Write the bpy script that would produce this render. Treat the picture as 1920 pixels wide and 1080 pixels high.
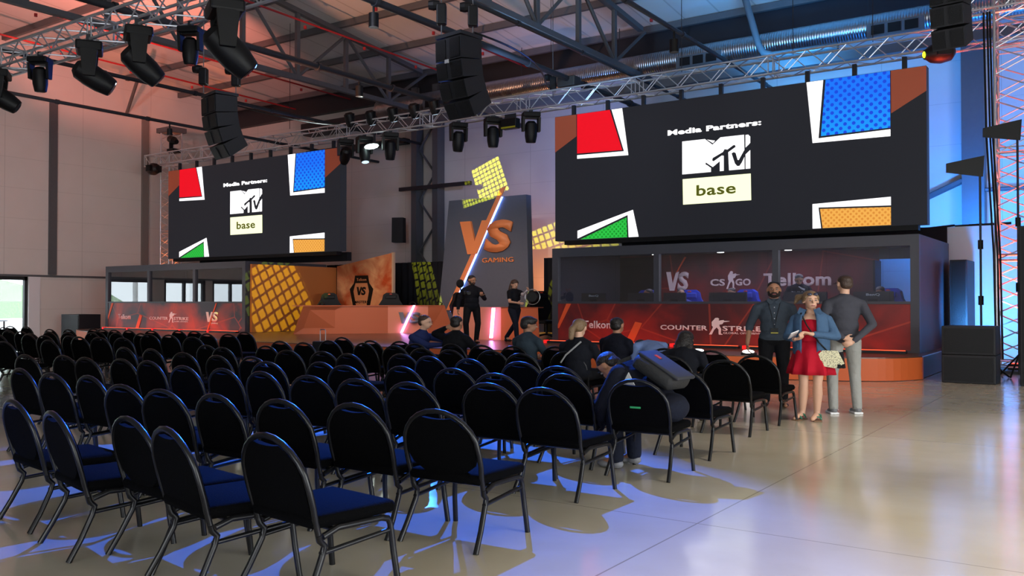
import bpy, bmesh, math, random
from mathutils import Vector, Matrix, Euler
random.seed(7)
for o in list(bpy.data.objects): bpy.data.objects.remove(o)
SC = bpy.context.scene
COL = SC.collection
V = Vector
PI = math.pi
def lin(c):
    return tuple((x/12.92 if x <= .04045 else ((x+.055)/1.055)**2.4) for x in [v/255. for v in c]) + (1.,)

# ------------------------------------------------------------ camera
YAW = math.atan2(1150, 1660)
cam_d = bpy.data.cameras.new('camera'); cam = bpy.data.objects.new('camera', cam_d); COL.objects.link(cam)
cam.location = (0, 0, 1.5)
cam.rotation_euler = (PI/2 + math.atan(25.7/1660), 0, YAW)
cam_d.sensor_width = 36; cam_d.lens = 36*1660/1920.; cam_d.clip_end = 300
SC.camera = cam
# ------------------------------------------------------------ world, exposure
SC.view_settings.view_transform = 'Standard'; SC.view_settings.look = 'None'
SC.view_settings.gamma = 1; SC.view_settings.exposure = 0; SC.view_settings.use_curve_mapping = False
W = bpy.data.worlds.new('daylight'); SC.world = W; W.use_nodes = True
bg = W.node_tree.nodes['Background']
bg.inputs[0].default_value = (.80, .92, 1.0, 1); bg.inputs[1].default_value = 5.0
# ------------------------------------------------------------ lights
def aim(o, tgt):
    o.rotation_euler = (V(tgt) - V(o.location)).to_track_quat('-Z', 'Y').to_euler()
def spot(name, loc, tgt, color, power, angle=50, blend=.4, size=.06):
    d = bpy.data.lights.new(name, 'SPOT'); d.color = color[:3]; d.energy = power
    d.spot_size = math.radians(angle); d.spot_blend = blend; d.shadow_soft_size = size
    o = bpy.data.objects.new(name, d); COL.objects.link(o); o.location = loc; aim(o, tgt); return o
def area(name, loc, tgt, color, power, sx, sy):
    d = bpy.data.lights.new(name, 'AREA'); d.color = color[:3]; d.energy = power
    d.shape = 'RECTANGLE'; d.size = sx; d.size_y = sy
    o = bpy.data.objects.new(name, d); COL.objects.link(o); o.location = loc; aim(o, tgt); return o
def point(name, loc, color, power, size=.1):
    d = bpy.data.lights.new(name, 'POINT'); d.color = color[:3]; d.energy = power; d.shadow_soft_size = size
    o = bpy.data.objects.new(name, d); COL.objects.link(o); o.location = loc; return o
BLUE = (.02, .14, 1.0); ORANGE = (1.0, .25, .06); RED = (1.0, .05, .02)
# daylight that comes in through the openings of the rear wall and the right wall
area('daylight_rear_opening', (2.0, -9.5, 2.6), (0, 8, 0), (1, .93, .84), 480, 12, 3.4)
area('daylight_right_opening', (9.6, 5.0, 2.4), (-6, 9, 0), (1, .94, .86), 760, 12, 3.2)
# added lamps, out of view, that brighten the free floor on the right
spot('floor_fill_lamp', (2.5, 3.5, 9.6), (1.8, 3.5, 0), (1, .90, .74), 5200, 62, .9, .5)
spot('floor_fill_lamp', (1.5, 9.5, 9.4), (0.6, 9.5, 0), (1, .90, .74), 4200, 62, .9, .5)
spot('floor_fill_lamp', (2.0, 16, 9.2), (.5, 15.5, 0), (1, .92, .82), 1300, 55, .9, .5)
# blue moving heads over the seats
spot('blue_head_near_truss', (-7.7, 9.9, 5.9), (-5.4, 4.3, 0), (.012, .13, 1.0), 8500, 60, .35, .03)
spot('blue_head_stage_truss', (-18.2, 21.4, 6.1), (-11, 5, 0), (.02, .15, 1.0), 2400, 60, .6, .05)
spot('blue_head_stage_truss', (-10.5, 21.5, 6.9), (-12, 6, 0), (.02, .17, 1.0), 900, 60, .8, .05)
# washes on the back wall and the roof
spot('blue_wash', (-3.4, 24.6, 3.6), (-3.6, 28, 6.0), (.02, .24, 1.0), 1500, 140, .8, .2)
spot('blue_wash', (-1.6, 24.4, 1.2), (-2.6, 28, 3.5), (.02, .26, 1.0), 1000, 130, .8, .2)
spot('blue_wash', (-2.6, 21.4, .9), (-2.9, 24, 1.9), (.07, .36, 1.0), 800, 110, .8, .2)
spot('blue_wash', (-8, 23.8, 7.9), (-8, 26.5, 10.6), (.07, .42, 1.0), 900, 150, .8, .3)
spot('blue_wash', (-13, 18, 6.5), (-13, 22, 11), (.25, .55, .95), 900, 90, .9, .3)
spot('blue_grey_wash', (-13.9, 22.9, 6.3), (-18.2, 28, 8.2), (.24, .40, 1.0), 800, 95, .9, .05)
spot('orange_uplight', (-17.5, 26.2, .6), (-18.0, 28, 4.6), (1.0, .36, .16), 520, 90, 1, .1)
spot('orange_wash', (-26.2, 15.2, 7.6), (-29.2, 18.0, 11.7), (1, .24, .16), 3000, 88, .35, .1)
spot('orange_wash', (-19.5, 14.5, 6), (-18.6, 20.5, 11), (1, .40, .2), 1900, 55, .35, .1)
spot('roof_fill', (-12, 10, 7.5), (-16, 18, 11), (.75, .8, 1), 900, 130, .9, .4)  # general light added to brighten the roof, no fixture
spot('pink_wash', (-22, 8.5, 5.5), (-36, 18, 6.0), (1, .82, .80), 1700, 90, .9, .2)
# stage wash
spot('stage_wash', (-20, 14, 7.0), (-19.0, 22, .8), (1, .66, .48), 1710, 55, .8, .15)
spot('stage_wash', (-13, 13, 7.0), (-15.5, 21, .8), (1, .66, .48), 720, 50, .8, .15)
spot('stage_wash', (-26, 14, 7.0), (-26.0, 20, .8), (1, .66, .48), 810, 60, .8, .15)
spot('stage_wash', (-6, 11, 7.0), (-5, 17.4, .4), (1, .66, .48), 630, 50, .8, .15)
spot('board_wash', (-12, 14, 6.9), (-18.2, 24.8, 3.3), (1, .86, .78), 1200, 24, .6, .1)

# ------------------------------------------------------------ materials
MATS = {}
def mat(name, c, rough=.6, metal=0., spec=.5, emit=None, es=1., noise=0., nscale=8., bump=0., ior=None):
    if name in MATS: return MATS[name]
    m = bpy.data.materials.new(name); m.use_nodes = True; nt = m.node_tree; N = nt.nodes; L = nt.links
    b = N['Principled BSDF']
    col = lin(c)
    b.inputs['Base Color'].default_value = col
    b.inputs['Roughness'].default_value = rough; b.inputs['Metallic'].default_value = metal
    b.inputs['Specular IOR Level'].default_value = spec
    tc = N.new('ShaderNodeTexCoord')
    nz = N.new('ShaderNodeTexNoise'); nz.inputs['Scale'].default_value = nscale; nz.inputs['Detail'].default_value = 5
    L.new(tc.outputs['Object'], nz.inputs['Vector'])
    if noise > 0:
        mr = N.new('ShaderNodeMapRange'); mr.inputs[3].default_value = 1-noise; mr.inputs[4].default_value = 1+noise
        L.new(nz.outputs[0], mr.inputs[0])
        mx = N.new('ShaderNodeVectorMath'); mx.operation = 'SCALE'; mx.inputs[0].default_value = col[:3]
        L.new(mr.outputs[0], mx.inputs['Scale']); L.new(mx.outputs[0], b.inputs['Base Color'])
    if bump > 0:
        bp = N.new('ShaderNodeBump'); bp.inputs['Strength'].default_value = bump; bp.inputs['Distance'].default_value = .02
        L.new(nz.outputs[0], bp.inputs['Height']); L.new(bp.outputs[0], b.inputs['Normal'])
    if emit:
        b.inputs['Emission Color'].default_value = lin(emit); b.inputs['Emission Strength'].default_value = es
    MATS[name] = m; return m
def nodes_of(m):
    return m.node_tree.nodes, m.node_tree.links, m.node_tree.nodes['Principled BSDF']

M_wall = mat('painted_wall_panels', (205, 200, 196), .75, noise=.05, nscale=1.2)
def seams(m, fx, fz, w=.012):
    # thin dark joints between the wall sheets, straight lines in the wall itself
    N, L, b = nodes_of(m)
    g = N.new('ShaderNodeNewGeometry'); s = N.new('ShaderNodeSeparateXYZ'); L.new(g.outputs['Position'], s.inputs[0])
    def line(sock, f, w):
        d = N.new('ShaderNodeMath'); d.operation = 'DIVIDE'; L.new(sock, d.inputs[0]); d.inputs[1].default_value = f
        fr = N.new('ShaderNodeMath'); fr.operation = 'FRACT'; L.new(d.outputs[0], fr.inputs[0])
        lt = N.new('ShaderNodeMath'); lt.operation = 'LESS_THAN'; L.new(fr.outputs[0], lt.inputs[0]); lt.inputs[1].default_value = w
        return lt.outputs[0]
    ad = N.new('ShaderNodeMath'); ad.operation = 'ADD'; L.new(s.outputs['X'], ad.inputs[0]); L.new(s.outputs['Y'], ad.inputs[1])
    a = line(ad.outputs[0], fx, w); c = line(s.outputs['Z'], fz, w*1.3)
    mm = N.new('ShaderNodeMath'); mm.operation = 'MAXIMUM'; L.new(a, mm.inputs[0]); L.new(c, mm.inputs[1])
    mul = N.new('ShaderNodeMath'); mul.operation = 'MULTIPLY_ADD'; L.new(mm.outputs[0], mul.inputs[0]); mul.inputs[1].default_value = -.28; mul.inputs[2].default_value = 1
    v = N.new('ShaderNodeVectorMath'); v.operation = 'SCALE'
    src = b.inputs['Base Color'].links[0].from_socket if b.inputs['Base Color'].links else None
    if src: L.new(src, v.inputs[0])
    else: v.inputs[0].default_value = b.inputs['Base Color'].default_value[:3]
    L.new(mul.outputs[0], v.inputs['Scale']); L.new(v.outputs[0], b.inputs['Base Color'])
seams(M_wall, 3.15, 1.2, .006)
M_ceil = mat('white_roof_sheet', (200, 198, 196), .7, noise=.05, nscale=.8)
def stripes_mat(m, period, depth):
    N, L, b = nodes_of(m)
    g = N.new('ShaderNodeNewGeometry'); s = N.new('ShaderNodeSeparateXYZ'); L.new(g.outputs['Position'], s.inputs[0])
    d = N.new('ShaderNodeMath'); d.operation = 'DIVIDE'; L.new(s.outputs['X'], d.inputs[0]); d.inputs[1].default_value = period
    fr = N.new('ShaderNodeMath'); fr.operation = 'FRACT'; L.new(d.outputs[0], fr.inputs[0])
    lt = N.new('ShaderNodeMath'); lt.operation = 'LESS_THAN'; L.new(fr.outputs[0], lt.inputs[0]); lt.inputs[1].default_value = .05
    bp = N.new('ShaderNodeBump'); bp.inputs['Strength'].default_value = depth; bp.inputs['Distance'].default_value = .05; bp.invert = True
    L.new(lt.outputs[0], bp.inputs['Height']); L.new(bp.outputs[0], b.inputs['Normal'])
    mul = N.new('ShaderNodeMath'); mul.operation = 'MULTIPLY_ADD'; L.new(lt.outputs[0], mul.inputs[0]); mul.inputs[1].default_value = -.25; mul.inputs[2].default_value = 1
    v = N.new('ShaderNodeVectorMath'); v.operation = 'SCALE'
    L.new(b.inputs['Base Color'].links[0].from_socket, v.inputs[0]); L.new(mul.outputs[0], v.inputs['Scale']); L.new(v.outputs[0], b.inputs['Base Color'])
stripes_mat(M_ceil, 1.2, .6)
# polished concrete floor
JX, JY = 122.4, 108.35
M_floor = mat('polished_concrete', (176, 168, 150), .2, spec=.85)
N, L, b = nodes_of(M_floor)
g = N.new('ShaderNodeNewGeometry')
n1 = N.new('ShaderNodeTexNoise'); n1.inputs['Scale'].default_value = .55; n1.inputs['Detail'].default_value = 8; L.new(g.outputs['Position'], n1.inputs['Vector'])
cr = N.new('ShaderNodeValToRGB'); L.new(n1.outputs[0], cr.inputs[0])
cr.color_ramp.elements[0].position = .3; cr.color_ramp.elements[0].color = lin((168, 158, 136))
cr.color_ramp.elements[1].position = .72; cr.color_ramp.elements[1].color = lin((190, 183, 168))
s = N.new('ShaderNodeSeparateXYZ'); L.new(g.outputs['Position'], s.inputs[0])
def jline(sock, off, per, w):
    a = N.new('ShaderNodeMath'); a.operation = 'ADD'; L.new(sock, a.inputs[0]); a.inputs[1].default_value = off
    d = N.new('ShaderNodeMath'); d.operation = 'DIVIDE'; L.new(a.outputs[0], d.inputs[0]); d.inputs[1].default_value = per
    f = N.new('ShaderNodeMath'); f.operation = 'FRACT'; L.new(d.outputs[0], f.inputs[0])
    t = N.new('ShaderNodeMath'); t.operation = 'LESS_THAN'; L.new(f.outputs[0], t.inputs[0]); t.inputs[1].default_value = w/per
    return t.outputs[0]
jx = jline(s.outputs['X'], JX, 6., .012); jy = jline(s.outputs['Y'], JY, 4.75, .012)
mm = N.new('ShaderNodeMath'); mm.operation = 'MAXIMUM'; L.new(jx, mm.inputs[0]); L.new(jy, mm.inputs[1])
mx = N.new('ShaderNodeMix'); mx.data_type = 'RGBA'; L.new(mm.outputs[0], mx.inputs[0]); L.new(cr.outputs[0], mx.inputs[6]); mx.inputs[7].default_value = lin((146, 137, 120))
L.new(mx.outputs[2], b.inputs['Base Color'])
n2 = N.new('ShaderNodeTexNoise'); n2.inputs['Scale'].default_value = 3.5; n2.inputs['Detail'].default_value = 4; L.new(g.outputs['Position'], n2.inputs['Vector'])
mr = N.new('ShaderNodeMapRange'); mr.inputs[3].default_value = .09; mr.inputs[4].default_value = .22; L.new(n2.outputs[0], mr.inputs[0]); L.new(mr.outputs[0], b.inputs['Roughness'])
bp = N.new('ShaderNodeBump'); bp.inputs['Strength'].default_value = .05; bp.inputs['Distance'].default_value = .02; L.new(n2.outputs[0], bp.inputs['Height']); L.new(bp.outputs[0], b.inputs['Normal'])

M_steel = mat('painted_grey_steel', (92, 94, 98), .5, .3, noise=.08)
M_dark = mat('dark_steel', (42, 44, 50), .5, .3)
M_alu = mat('aluminium_truss', (196, 198, 204), .3, .65)
M_red = mat('red_sprinkler_paint', (150, 30, 34), .5)
M_black = mat('black_plastic', (10, 10, 12), .5, spec=.3, noise=.1)
M_blk2 = mat('black_cabinet_paint', (17, 18, 24), .6, bump=.15, nscale=60)
M_grille = mat('black_grille', (12, 13, 17), .5, .4, bump=.3, nscale=90)
M_fabric = mat('black_chair_fabric', (4, 4, 5), .9, bump=.25, nscale=140, spec=.06)
M_frame = mat('black_chair_tube', (24, 24, 26), .32, .4)
M_duct = mat('galvanised_duct', (170, 175, 180), .3, 1.)
N, L, b = nodes_of(M_duct)
g = N.new('ShaderNodeNewGeometry'); s = N.new('ShaderNodeSeparateXYZ'); L.new(g.outputs['Position'], s.inputs[0])
d = N.new('ShaderNodeMath'); d.operation = 'MULTIPLY'; L.new(s.outputs['X'], d.inputs[0]); d.inputs[1].default_value = 2*PI/.075
sn = N.new('ShaderNodeMath'); sn.operation = 'SINE'; L.new(d.outputs[0], sn.inputs[0])
bp = N.new('ShaderNodeBump'); bp.inputs['Strength'].default_value = .35; bp.inputs['Distance'].default_value = .012; L.new(sn.outputs[0], bp.inputs['Height']); L.new(bp.outputs[0], b.inputs['Normal'])
M_orange = mat('orange_painted_board', (214, 100, 44), .55)
M_orange2 = mat('rust_orange_board', (200, 108, 68), .55)
M_letter = mat('letter_orange', (240, 142, 84), .5)
M_wing = mat('wing_orange_print', (205, 122, 62), .55)
M_salmon = mat('salmon_board', (236, 150, 118), .55)
M_char = mat('charcoal_board', (84, 90, 104), .5, noise=.08)
M_drape = mat('black_drape', (30, 31, 36), .95, spec=.1)
M_stagefloor = mat('stage_wood_vinyl', (96, 66, 52), .28, noise=.25, nscale=3)
M_screen = mat('led_screen_black', (10, 10, 12), .5, spec=.25, emit=(33, 34, 40), es=.9)
def emis(name, c, s=1.): return mat(name, (10, 10, 10), .6, spec=.2, emit=c, es=s)
M_white = emis('screen_white', (255, 253, 255), 1.5)
M_yelw = emis('screen_cream', (250, 255, 205), 1.35)
M_sred = emis('screen_red', (245, 12, 34), .95)
M_prt = mat('printed_orange_wing_glow', (172, 86, 58), .6, emit=(120, 55, 40), es=.35)  # print with a faint glow put in for the light on it
def halftone(name, c1, c2, per, rr, strength=1., grad=None):
    m = bpy.data.materials.new(name); m.use_nodes = True; N, L, b = nodes_of(m); MATS[name] = m
    b.inputs['Base Color'].default_value = (0.01, .01, .01, 1)
    tc = N.new('ShaderNodeTexCoord'); s = N.new('ShaderNodeSeparateXYZ'); L.new(tc.outputs['Object'], s.inputs[0])
    def M(op, a, bb=None, c=None):
        n = N.new('ShaderNodeMath'); n.operation = op
        for i, q in enumerate((a, bb, c)):
            if q is None: continue
            if isinstance(q, (int, float)): n.inputs[i].default_value = q
            else: L.new(q, n.inputs[i])
        return n.outputs[0]
    u = M('ADD', s.outputs['X'], s.outputs['Z']); v = M('SUBTRACT', s.outputs['X'], s.outputs['Z'])
    fu = M('SUBTRACT', M('FRACT', M('DIVIDE', u, per)), .5); fv = M('SUBTRACT', M('FRACT', M('DIVIDE', v, per)), .5)
    d = M('SQRT', M('ADD', M('MULTIPLY', fu, fu), M('MULTIPLY', fv, fv)))
    t = M('LESS_THAN', d, rr)
    mx = N.new('ShaderNodeMix'); mx.data_type = 'RGBA'; L.new(t, mx.inputs[0])
    mx.inputs[6].default_value = lin(c1); mx.inputs[7].default_value = lin(c2)
    if grad:
        mg = N.new('ShaderNodeMix'); mg.data_type = 'RGBA'
        mrr = N.new('ShaderNodeMapRange'); mrr.inputs[1].default_value = grad[1]; mrr.inputs[2].default_value = grad[2]; L.new(s.outputs['Z'], mrr.inputs[0])
        L.new(mrr.outputs[0], mg.inputs[0]); mg.inputs[6].default_value = lin(grad[0]); mg.inputs[7].default_value = lin(c1); L.new(mg.outputs[2], mx.inputs[6])
    L.new(mx.outputs[2], b.inputs['Emission Color']); b.inputs['Emission Strength'].default_value = strength
    return m
M_sblue = halftone('screen_blue_dots', (0, 118, 250), (0, 66, 225), .2, .30, 1.0, ((0, 160, 255), 2.2, 3.2))
M_sgreen = halftone('screen_green_dots', (40, 205, 70), (10, 160, 40), .13, .32, .9)
M_sorange = halftone('screen_orange_dots', (250, 180, 78), (230, 145, 48), .13, .30, .95)
M_glass = bpy.data.materials.new('booth_glass'); M_glass.use_nodes = True
N, L, b = nodes_of(M_glass)
tr = N.new('ShaderNodeBsdfTransparent'); tr.inputs[0].default_value = (.85, .87, .9, 1)
gl = N.new('ShaderNodeBsdfGlossy'); gl.inputs['Roughness'].default_value = .01
lw = N.new('ShaderNodeLayerWeight'); lw.inputs[0].default_value = .6
ms = N.new('ShaderNodeMixShader'); gb = N.new('ShaderNodeNewGeometry'); iv = N.new('ShaderNodeMath'); iv.operation = 'SUBTRACT'; iv.inputs[0].default_value = 1; L.new(gb.outputs['Backfacing'], iv.inputs[1]); fm = N.new('ShaderNodeMath'); fm.operation = 'MULTIPLY'; L.new(lw.outputs['Fresnel'], fm.inputs[0]); L.new(iv.outputs[0], fm.inputs[1]); L.new(fm.outputs[0], ms.inputs[0]); L.new(tr.outputs[0], ms.inputs[1]); L.new(gl.outputs[0], ms.inputs[2])
L.new(ms.outputs[0], N['Material Output'].inputs[0])
def banner(name, base, hot, sc, seed, lo, hi, es=0.):
    # printed smoky artwork: noise blend of two inks plus thin lines
    m = bpy.data.materials.new(name); m.use_nodes = True; N, L, b = nodes_of(m); MATS[name] = m
    tc = N.new('ShaderNodeTexCoord'); mp = N.new('ShaderNodeMapping'); mp.inputs['Location'].default_value = (seed, seed*2, 0); L.new(tc.outputs['Object'], mp.inputs[0])
    nz = N.new('ShaderNodeTexNoise'); nz.inputs['Scale'].default_value = sc; nz.inputs['Detail'].default_value = 6; nz.inputs['Distortion'].default_value = .6; L.new(mp.outputs[0], nz.inputs['Vector'])
    cr = N.new('ShaderNodeValToRGB'); L.new(nz.outputs[0], cr.inputs[0])
    cr.color_ramp.elements[0].position = lo; cr.color_ramp.elements[0].color = lin(base)
    cr.color_ramp.elements[1].position = hi; cr.color_ramp.elements[1].color = lin(hot)
    vo = N.new('ShaderNodeTexVoronoi'); vo.feature = 'DISTANCE_TO_EDGE'; vo.inputs['Scale'].default_value = sc*.55; L.new(mp.outputs[0], vo.inputs['Vector'])
    lt = N.new('ShaderNodeMath'); lt.operation = 'LESS_THAN'; lt.inputs[1].default_value = .008; L.new(vo.outputs['Distance'], lt.inputs[0])
    mu = N.new('ShaderNodeMath'); mu.operation = 'MULTIPLY'; mu.inputs[1].default_value = .3; L.new(lt.outputs[0], mu.inputs[0])
    mx = N.new('ShaderNodeMix'); mx.data_type = 'RGBA'; L.new(mu.outputs[0], mx.inputs[0]); L.new(cr.outputs[0], mx.inputs[6]); mx.inputs[7].default_value = lin((230, 90, 60))
    L.new(mx.outputs[2], b.inputs['Base Color']); b.inputs['Roughness'].default_value = .5
    return m
M_banR = banner('red_smoke_print', (84, 38, 42), (164, 44, 40), .9, 3.1, .35, .7)
M_banL = banner('charcoal_to_red_print', (62, 62, 72), (196, 70, 52), .7, 8.4, .42, .66)
M_mural = banner('dark_red_mural_print', (74, 30, 34), (150, 34, 36), .8, 5.5, .4, .75)
M_flame = banner('flame_print', (196, 78, 30), (250, 196, 140), 1.1, 1.2, .42, .72)
M_print = mat('white_print', (250, 226, 226), .6)
M_oprint = mat('orange_print', (240, 96, 50), .6)
M_ledred = emis('red_led', (255, 70, 40), 3.)
M_ledor = emis('orange_red_led', (255, 84, 50), 2.2)
M_ledblue = emis('blue_white_led', (110, 150, 255), 9.)
M_ledpink = emis('pink_white_led', (226, 160, 255), 9.)
M_lamp = emis('white_lamp', (255, 255, 250), 6.)
M_lampc = emis('cold_lamp', (215, 245, 240), 14.)
M_lensw = emis('pale_lens', (190, 215, 235), 1.6)
M_yel = emis('yellow_lens', (225, 255, 20), 8.)

# ------------------------------------------------------------ mesh helpers
class MB:
    def __init__(s): s.bm = bmesh.new()
    def box(s, x0, y0, z0, x1, y1, z1, mtx=None, bev=0):
        r = bmesh.ops.create_cube(s.bm, size=1.)
        vs = r['verts']
        for v in vs:
            v.co = V(((x0+x1)/2+v.co.x*(x1-x0), (y0+y1)/2+v.co.y*(y1-y0), (z0+z1)/2+v.co.z*(z1-z0)))
        if bev:
            es = list({e for v in vs for e in v.link_edges})
            r2 = bmesh.ops.bevel(s.bm, geom=es, offset=bev, segments=2, affect='EDGES', profile=.5)
            vs = r2['verts'] if r2['verts'] else vs
            vs = list({v for f in r2['faces'] for v in f.verts} | set(v for v in vs if v.is_valid))
        if mtx:
            bmesh.ops.transform(s.bm, matrix=mtx, verts=[v for v in vs if v.is_valid])
        return s
    def cyl(s, a, b, r, r2=None, n=10, cap=True):
        a = V(a); b = V(b); d = b-a
        if d.length < 1e-6: return s
        r2 = r if r2 is None else r2
        q = d.to_track_quat('Z', 'Y').to_matrix().to_4x4()
        m = Matrix.Translation((a+b)/2) @ q
        bmesh.ops.create_cone(s.bm, cap_ends=cap, segments=n, radius1=r, radius2=r2, depth=d.length, matrix=m)
        return s
    def tube(s, pts, r, n=8, closed=False):
        pts = [V(p) for p in pts]; rings = []; k = len(pts); up0 = None
        for i, p in enumerate(pts):
            if closed: d = pts[(i+1) % k]-pts[i-1]
            else: d = pts[min(i+1, k-1)]-pts[max(i-1, 0)]
            d.normalize()
            if up0 is None: up0 = V((0, 0, 1)) if abs(d.z) < .9 else V((1, 0, 0))
            sx = d.cross(up0)
            if sx.length < 1e-4: sx = d.cross(V((1, 0, 0)))
            sx.normalize(); sy = sx.cross(d).normalized(); up0 = sy
            rings.append([s.bm.verts.new(p + sx*math.cos(2*PI*j/n)*r + sy*math.sin(2*PI*j/n)*r) for j in range(n)])
        m = k if closed else k-1
        for i in range(m):
            A = rings[i]; B = rings[(i+1) % k]
            for j in range(n): s.bm.faces.new((A[j], A[(j+1) % n], B[(j+1) % n], B[j]))
        if not closed:
            s.bm.faces.new(rings[0][::-1]); s.bm.faces.new(rings[-1])
        return s
    def prism(s, pts, axis, a, b):
        # pts 2D polygon; axis 'y': (x,z) extruded from y=a to y=b ; 'z': (x,y) ; 'x': (y,z)
        f = {'y': lambda p, t: (p[0], t, p[1]), 'z': lambda p, t: (p[0], p[1], t), 'x': lambda p, t: (t, p[0], p[1])}[axis]
        A = [s.bm.verts.new(f(p, a)) for p in pts]; B = [s.bm.verts.new(f(p, b)) for p in pts]; n = len(pts)
        s.bm.faces.new(A); s.bm.faces.new(B[::-1])
        for i in range(n): s.bm.faces.new((A[i], B[i], B[(i+1) % n], A[(i+1) % n]))
        return s
    def lathe(s, prof, mtx=None, n=20):
        rings = []
        for (r, z) in prof:
            rings.append([s.bm.verts.new((r*math.cos(2*PI*j/n), r*math.sin(2*PI*j/n), z)) for j in range(n)])
        for A, B in zip(rings, rings[1:]):
            for j in range(n): s.bm.faces.new((A[j], A[(j+1) % n], B[(j+1) % n], B[j]))
        s.bm.faces.new(rings[0][::-1]); s.bm.faces.new(rings[-1])
        if mtx: bmesh.ops.transform(s.bm, matrix=mtx, verts=[v for R in rings for v in R])
        return s
    def ell(s, c, r, rot=None, n=12):
        m = Matrix.Translation(V(c)) @ (rot.to_4x4() if rot else Matrix.Identity(4)) @ Matrix.Diagonal((r[0], r[1], r[2], 1))
        bmesh.ops.create_uvsphere(s.bm, u_segments=n, v_segments=max(6, n*2//3), radius=1, matrix=m); return s
    def obj(s, name, m=None, parent=None, loc=(0, 0, 0), smooth=False, rot=(0, 0, 0)):
        bmesh.ops.recalc_face_normals(s.bm, faces=s.bm.faces[:])
        me = bpy.data.meshes.new(name); s.bm.to_mesh(me); s.bm.free()
        if m: me.materials.append(m)
        o = bpy.data.objects.new(name, me); COL.objects.link(o); o.location = loc; o.rotation_euler = rot
        if parent: o.parent = parent
        if smooth:
            for p in me.polygons: p.use_smooth = True
            try: me.set_sharp_from_angle(angle=math.radians(smooth if smooth is not True else 40))
            except Exception: pass
        return o
def tag(o, label, cat, group=None):
    o['label'] = label; o['category'] = cat
    if group: o['group'] = group
    return o
def thing(name, label, cat, loc=(0, 0, 0), rz=0, group=None):
    o = bpy.data.objects.new(name, None); COL.objects.link(o); o.location = loc; o.rotation_euler = (0, 0, rz)
    o.empty_display_size = .1
    return tag(o, label, cat, group)
def struct(o): o['kind'] = 'structure'; return o
KIDS = {}
def copy_tree(o, parent=None, kids=None):
    c = o.copy(); COL.objects.link(c)
    if parent: c.parent = parent; c.matrix_parent_inverse = o.matrix_parent_inverse.copy()
    for ch in [x for x in ALLOBJ(o)]: copy_tree(ch, c)
    return c
def ALLOBJ(o):
    k = o.name
    if k not in KIDS: KIDS[k] = [x for x in COL.objects if x.parent == o]
    return KIDS[k]
def text_mesh(txt, w, h, bold=.0, shear=0., th=.01):
    cu = bpy.data.curves.new('t', 'FONT'); cu.body = txt; cu.size = 1; cu.offset = bold; cu.shear = shear; cu.resolution_u = 3; cu.space_character = 1.05
    o = bpy.data.objects.new('t', cu); COL.objects.link(o)
    dg = bpy.context.evaluated_depsgraph_get(); me = bpy.data.meshes.new_from_object(o.evaluated_get(dg))
    bpy.data.objects.remove(o); bpy.data.curves.remove(cu)
    xs = [v.co.x for v in me.vertices]; ys = [v.co.y for v in me.vertices]
    x0, x1, y0, y1 = min(xs), max(xs), min(ys), max(ys)
    for v in me.vertices:
        x = (v.co.x-x0)/(x1-x0)*w; z = (v.co.y-y0)/(y1-y0)*h
        v.co = V((x, 0, z))
    bm = bmesh.new(); bm.from_mesh(me)
    r = bmesh.ops.extrude_face_region(bm, geom=bm.faces[:])
    for e in r['geom']:
        if isinstance(e, bmesh.types.BMVert): e.co.y += th
    bmesh.ops.recalc_face_normals(bm, faces=bm.faces[:]); bm.to_mesh(me); bm.free()
    return me
def text(name, txt, x, y, z, w, h, m, parent=None, bold=.0, shear=0., th=.01, rz=0):
    me = text_mesh(txt, w, h, bold, shear, th); me.materials.clear(); me.materials.append(m)
    o = bpy.data.objects.new(name, me); COL.objects.link(o); o.location = (x, y, z); o.rotation_euler = (0, 0, rz)
    if parent: o.parent = parent
    return o
def poly(name, pts, y, m, parent, th=.01, loc=(0, 0, 0)):
    return MB().prism(pts, 'y', y, y+th).obj(name, m, parent, loc)
ORD = ['first', 'second', 'third', 'fourth', 'fifth', 'sixth', 'seventh', 'eighth', 'ninth', 'tenth', 'eleventh', 'twelfth', 'thirteenth', 'fourteenth', 'fifteenth', 'sixteenth', 'seventeenth', 'eighteenth', 'nineteenth', 'twentieth']

# ------------------------------------------------------------ room shell
XL, XR, YB, YR = -36., 9., 28., -9.
def ceil_z(y): return 10.85 + .1*(28-y)
struct(MB().box(XL-.3, YR-.3, -.3, XR+.3, YB+.3, 0).obj('floor', M_floor))
struct(MB().box(XL, YB, 0, XR, YB+.25, 11.2).obj('wall_back', M_wall))
# left wall with the run of glazed doors
w = MB(); doors = [(5.2, 7.2), (7.6, 9.8), (10.2, 12.4), (12.8, 15.0), (15.6, 18.05)]
zz = 2.5
w.box(XL-.25, YR, zz, XL, YB, 15)
prev = YR
for a, b_ in doors:
    w.box(XL-.25, prev, 0, XL, a, zz); prev = b_
w.box(XL-.25, prev, 0, XL, YB, zz)
struct(w.obj('wall_left', M_wall))
M_doorframe = mat('black_door_frame', (22, 24, 28), .5)
M_pane = bpy.data.materials.new('door_glass'); M_pane.use_nodes = True
N, L, b0 = nodes_of(M_pane)
tr = N.new('ShaderNodeBsdfTransparent'); gl = N.new('ShaderNodeBsdfGlossy'); gl.inputs['Roughness'].default_value = .01; ms = N.new('ShaderNodeMixShader'); ms.inputs[0].default_value = .06
L.new(tr.outputs[0], ms.inputs[1]); L.new(gl.outputs[0], ms.inputs[2]); L.new(ms.outputs[0], N['Material Output'].inputs[0])
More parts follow.
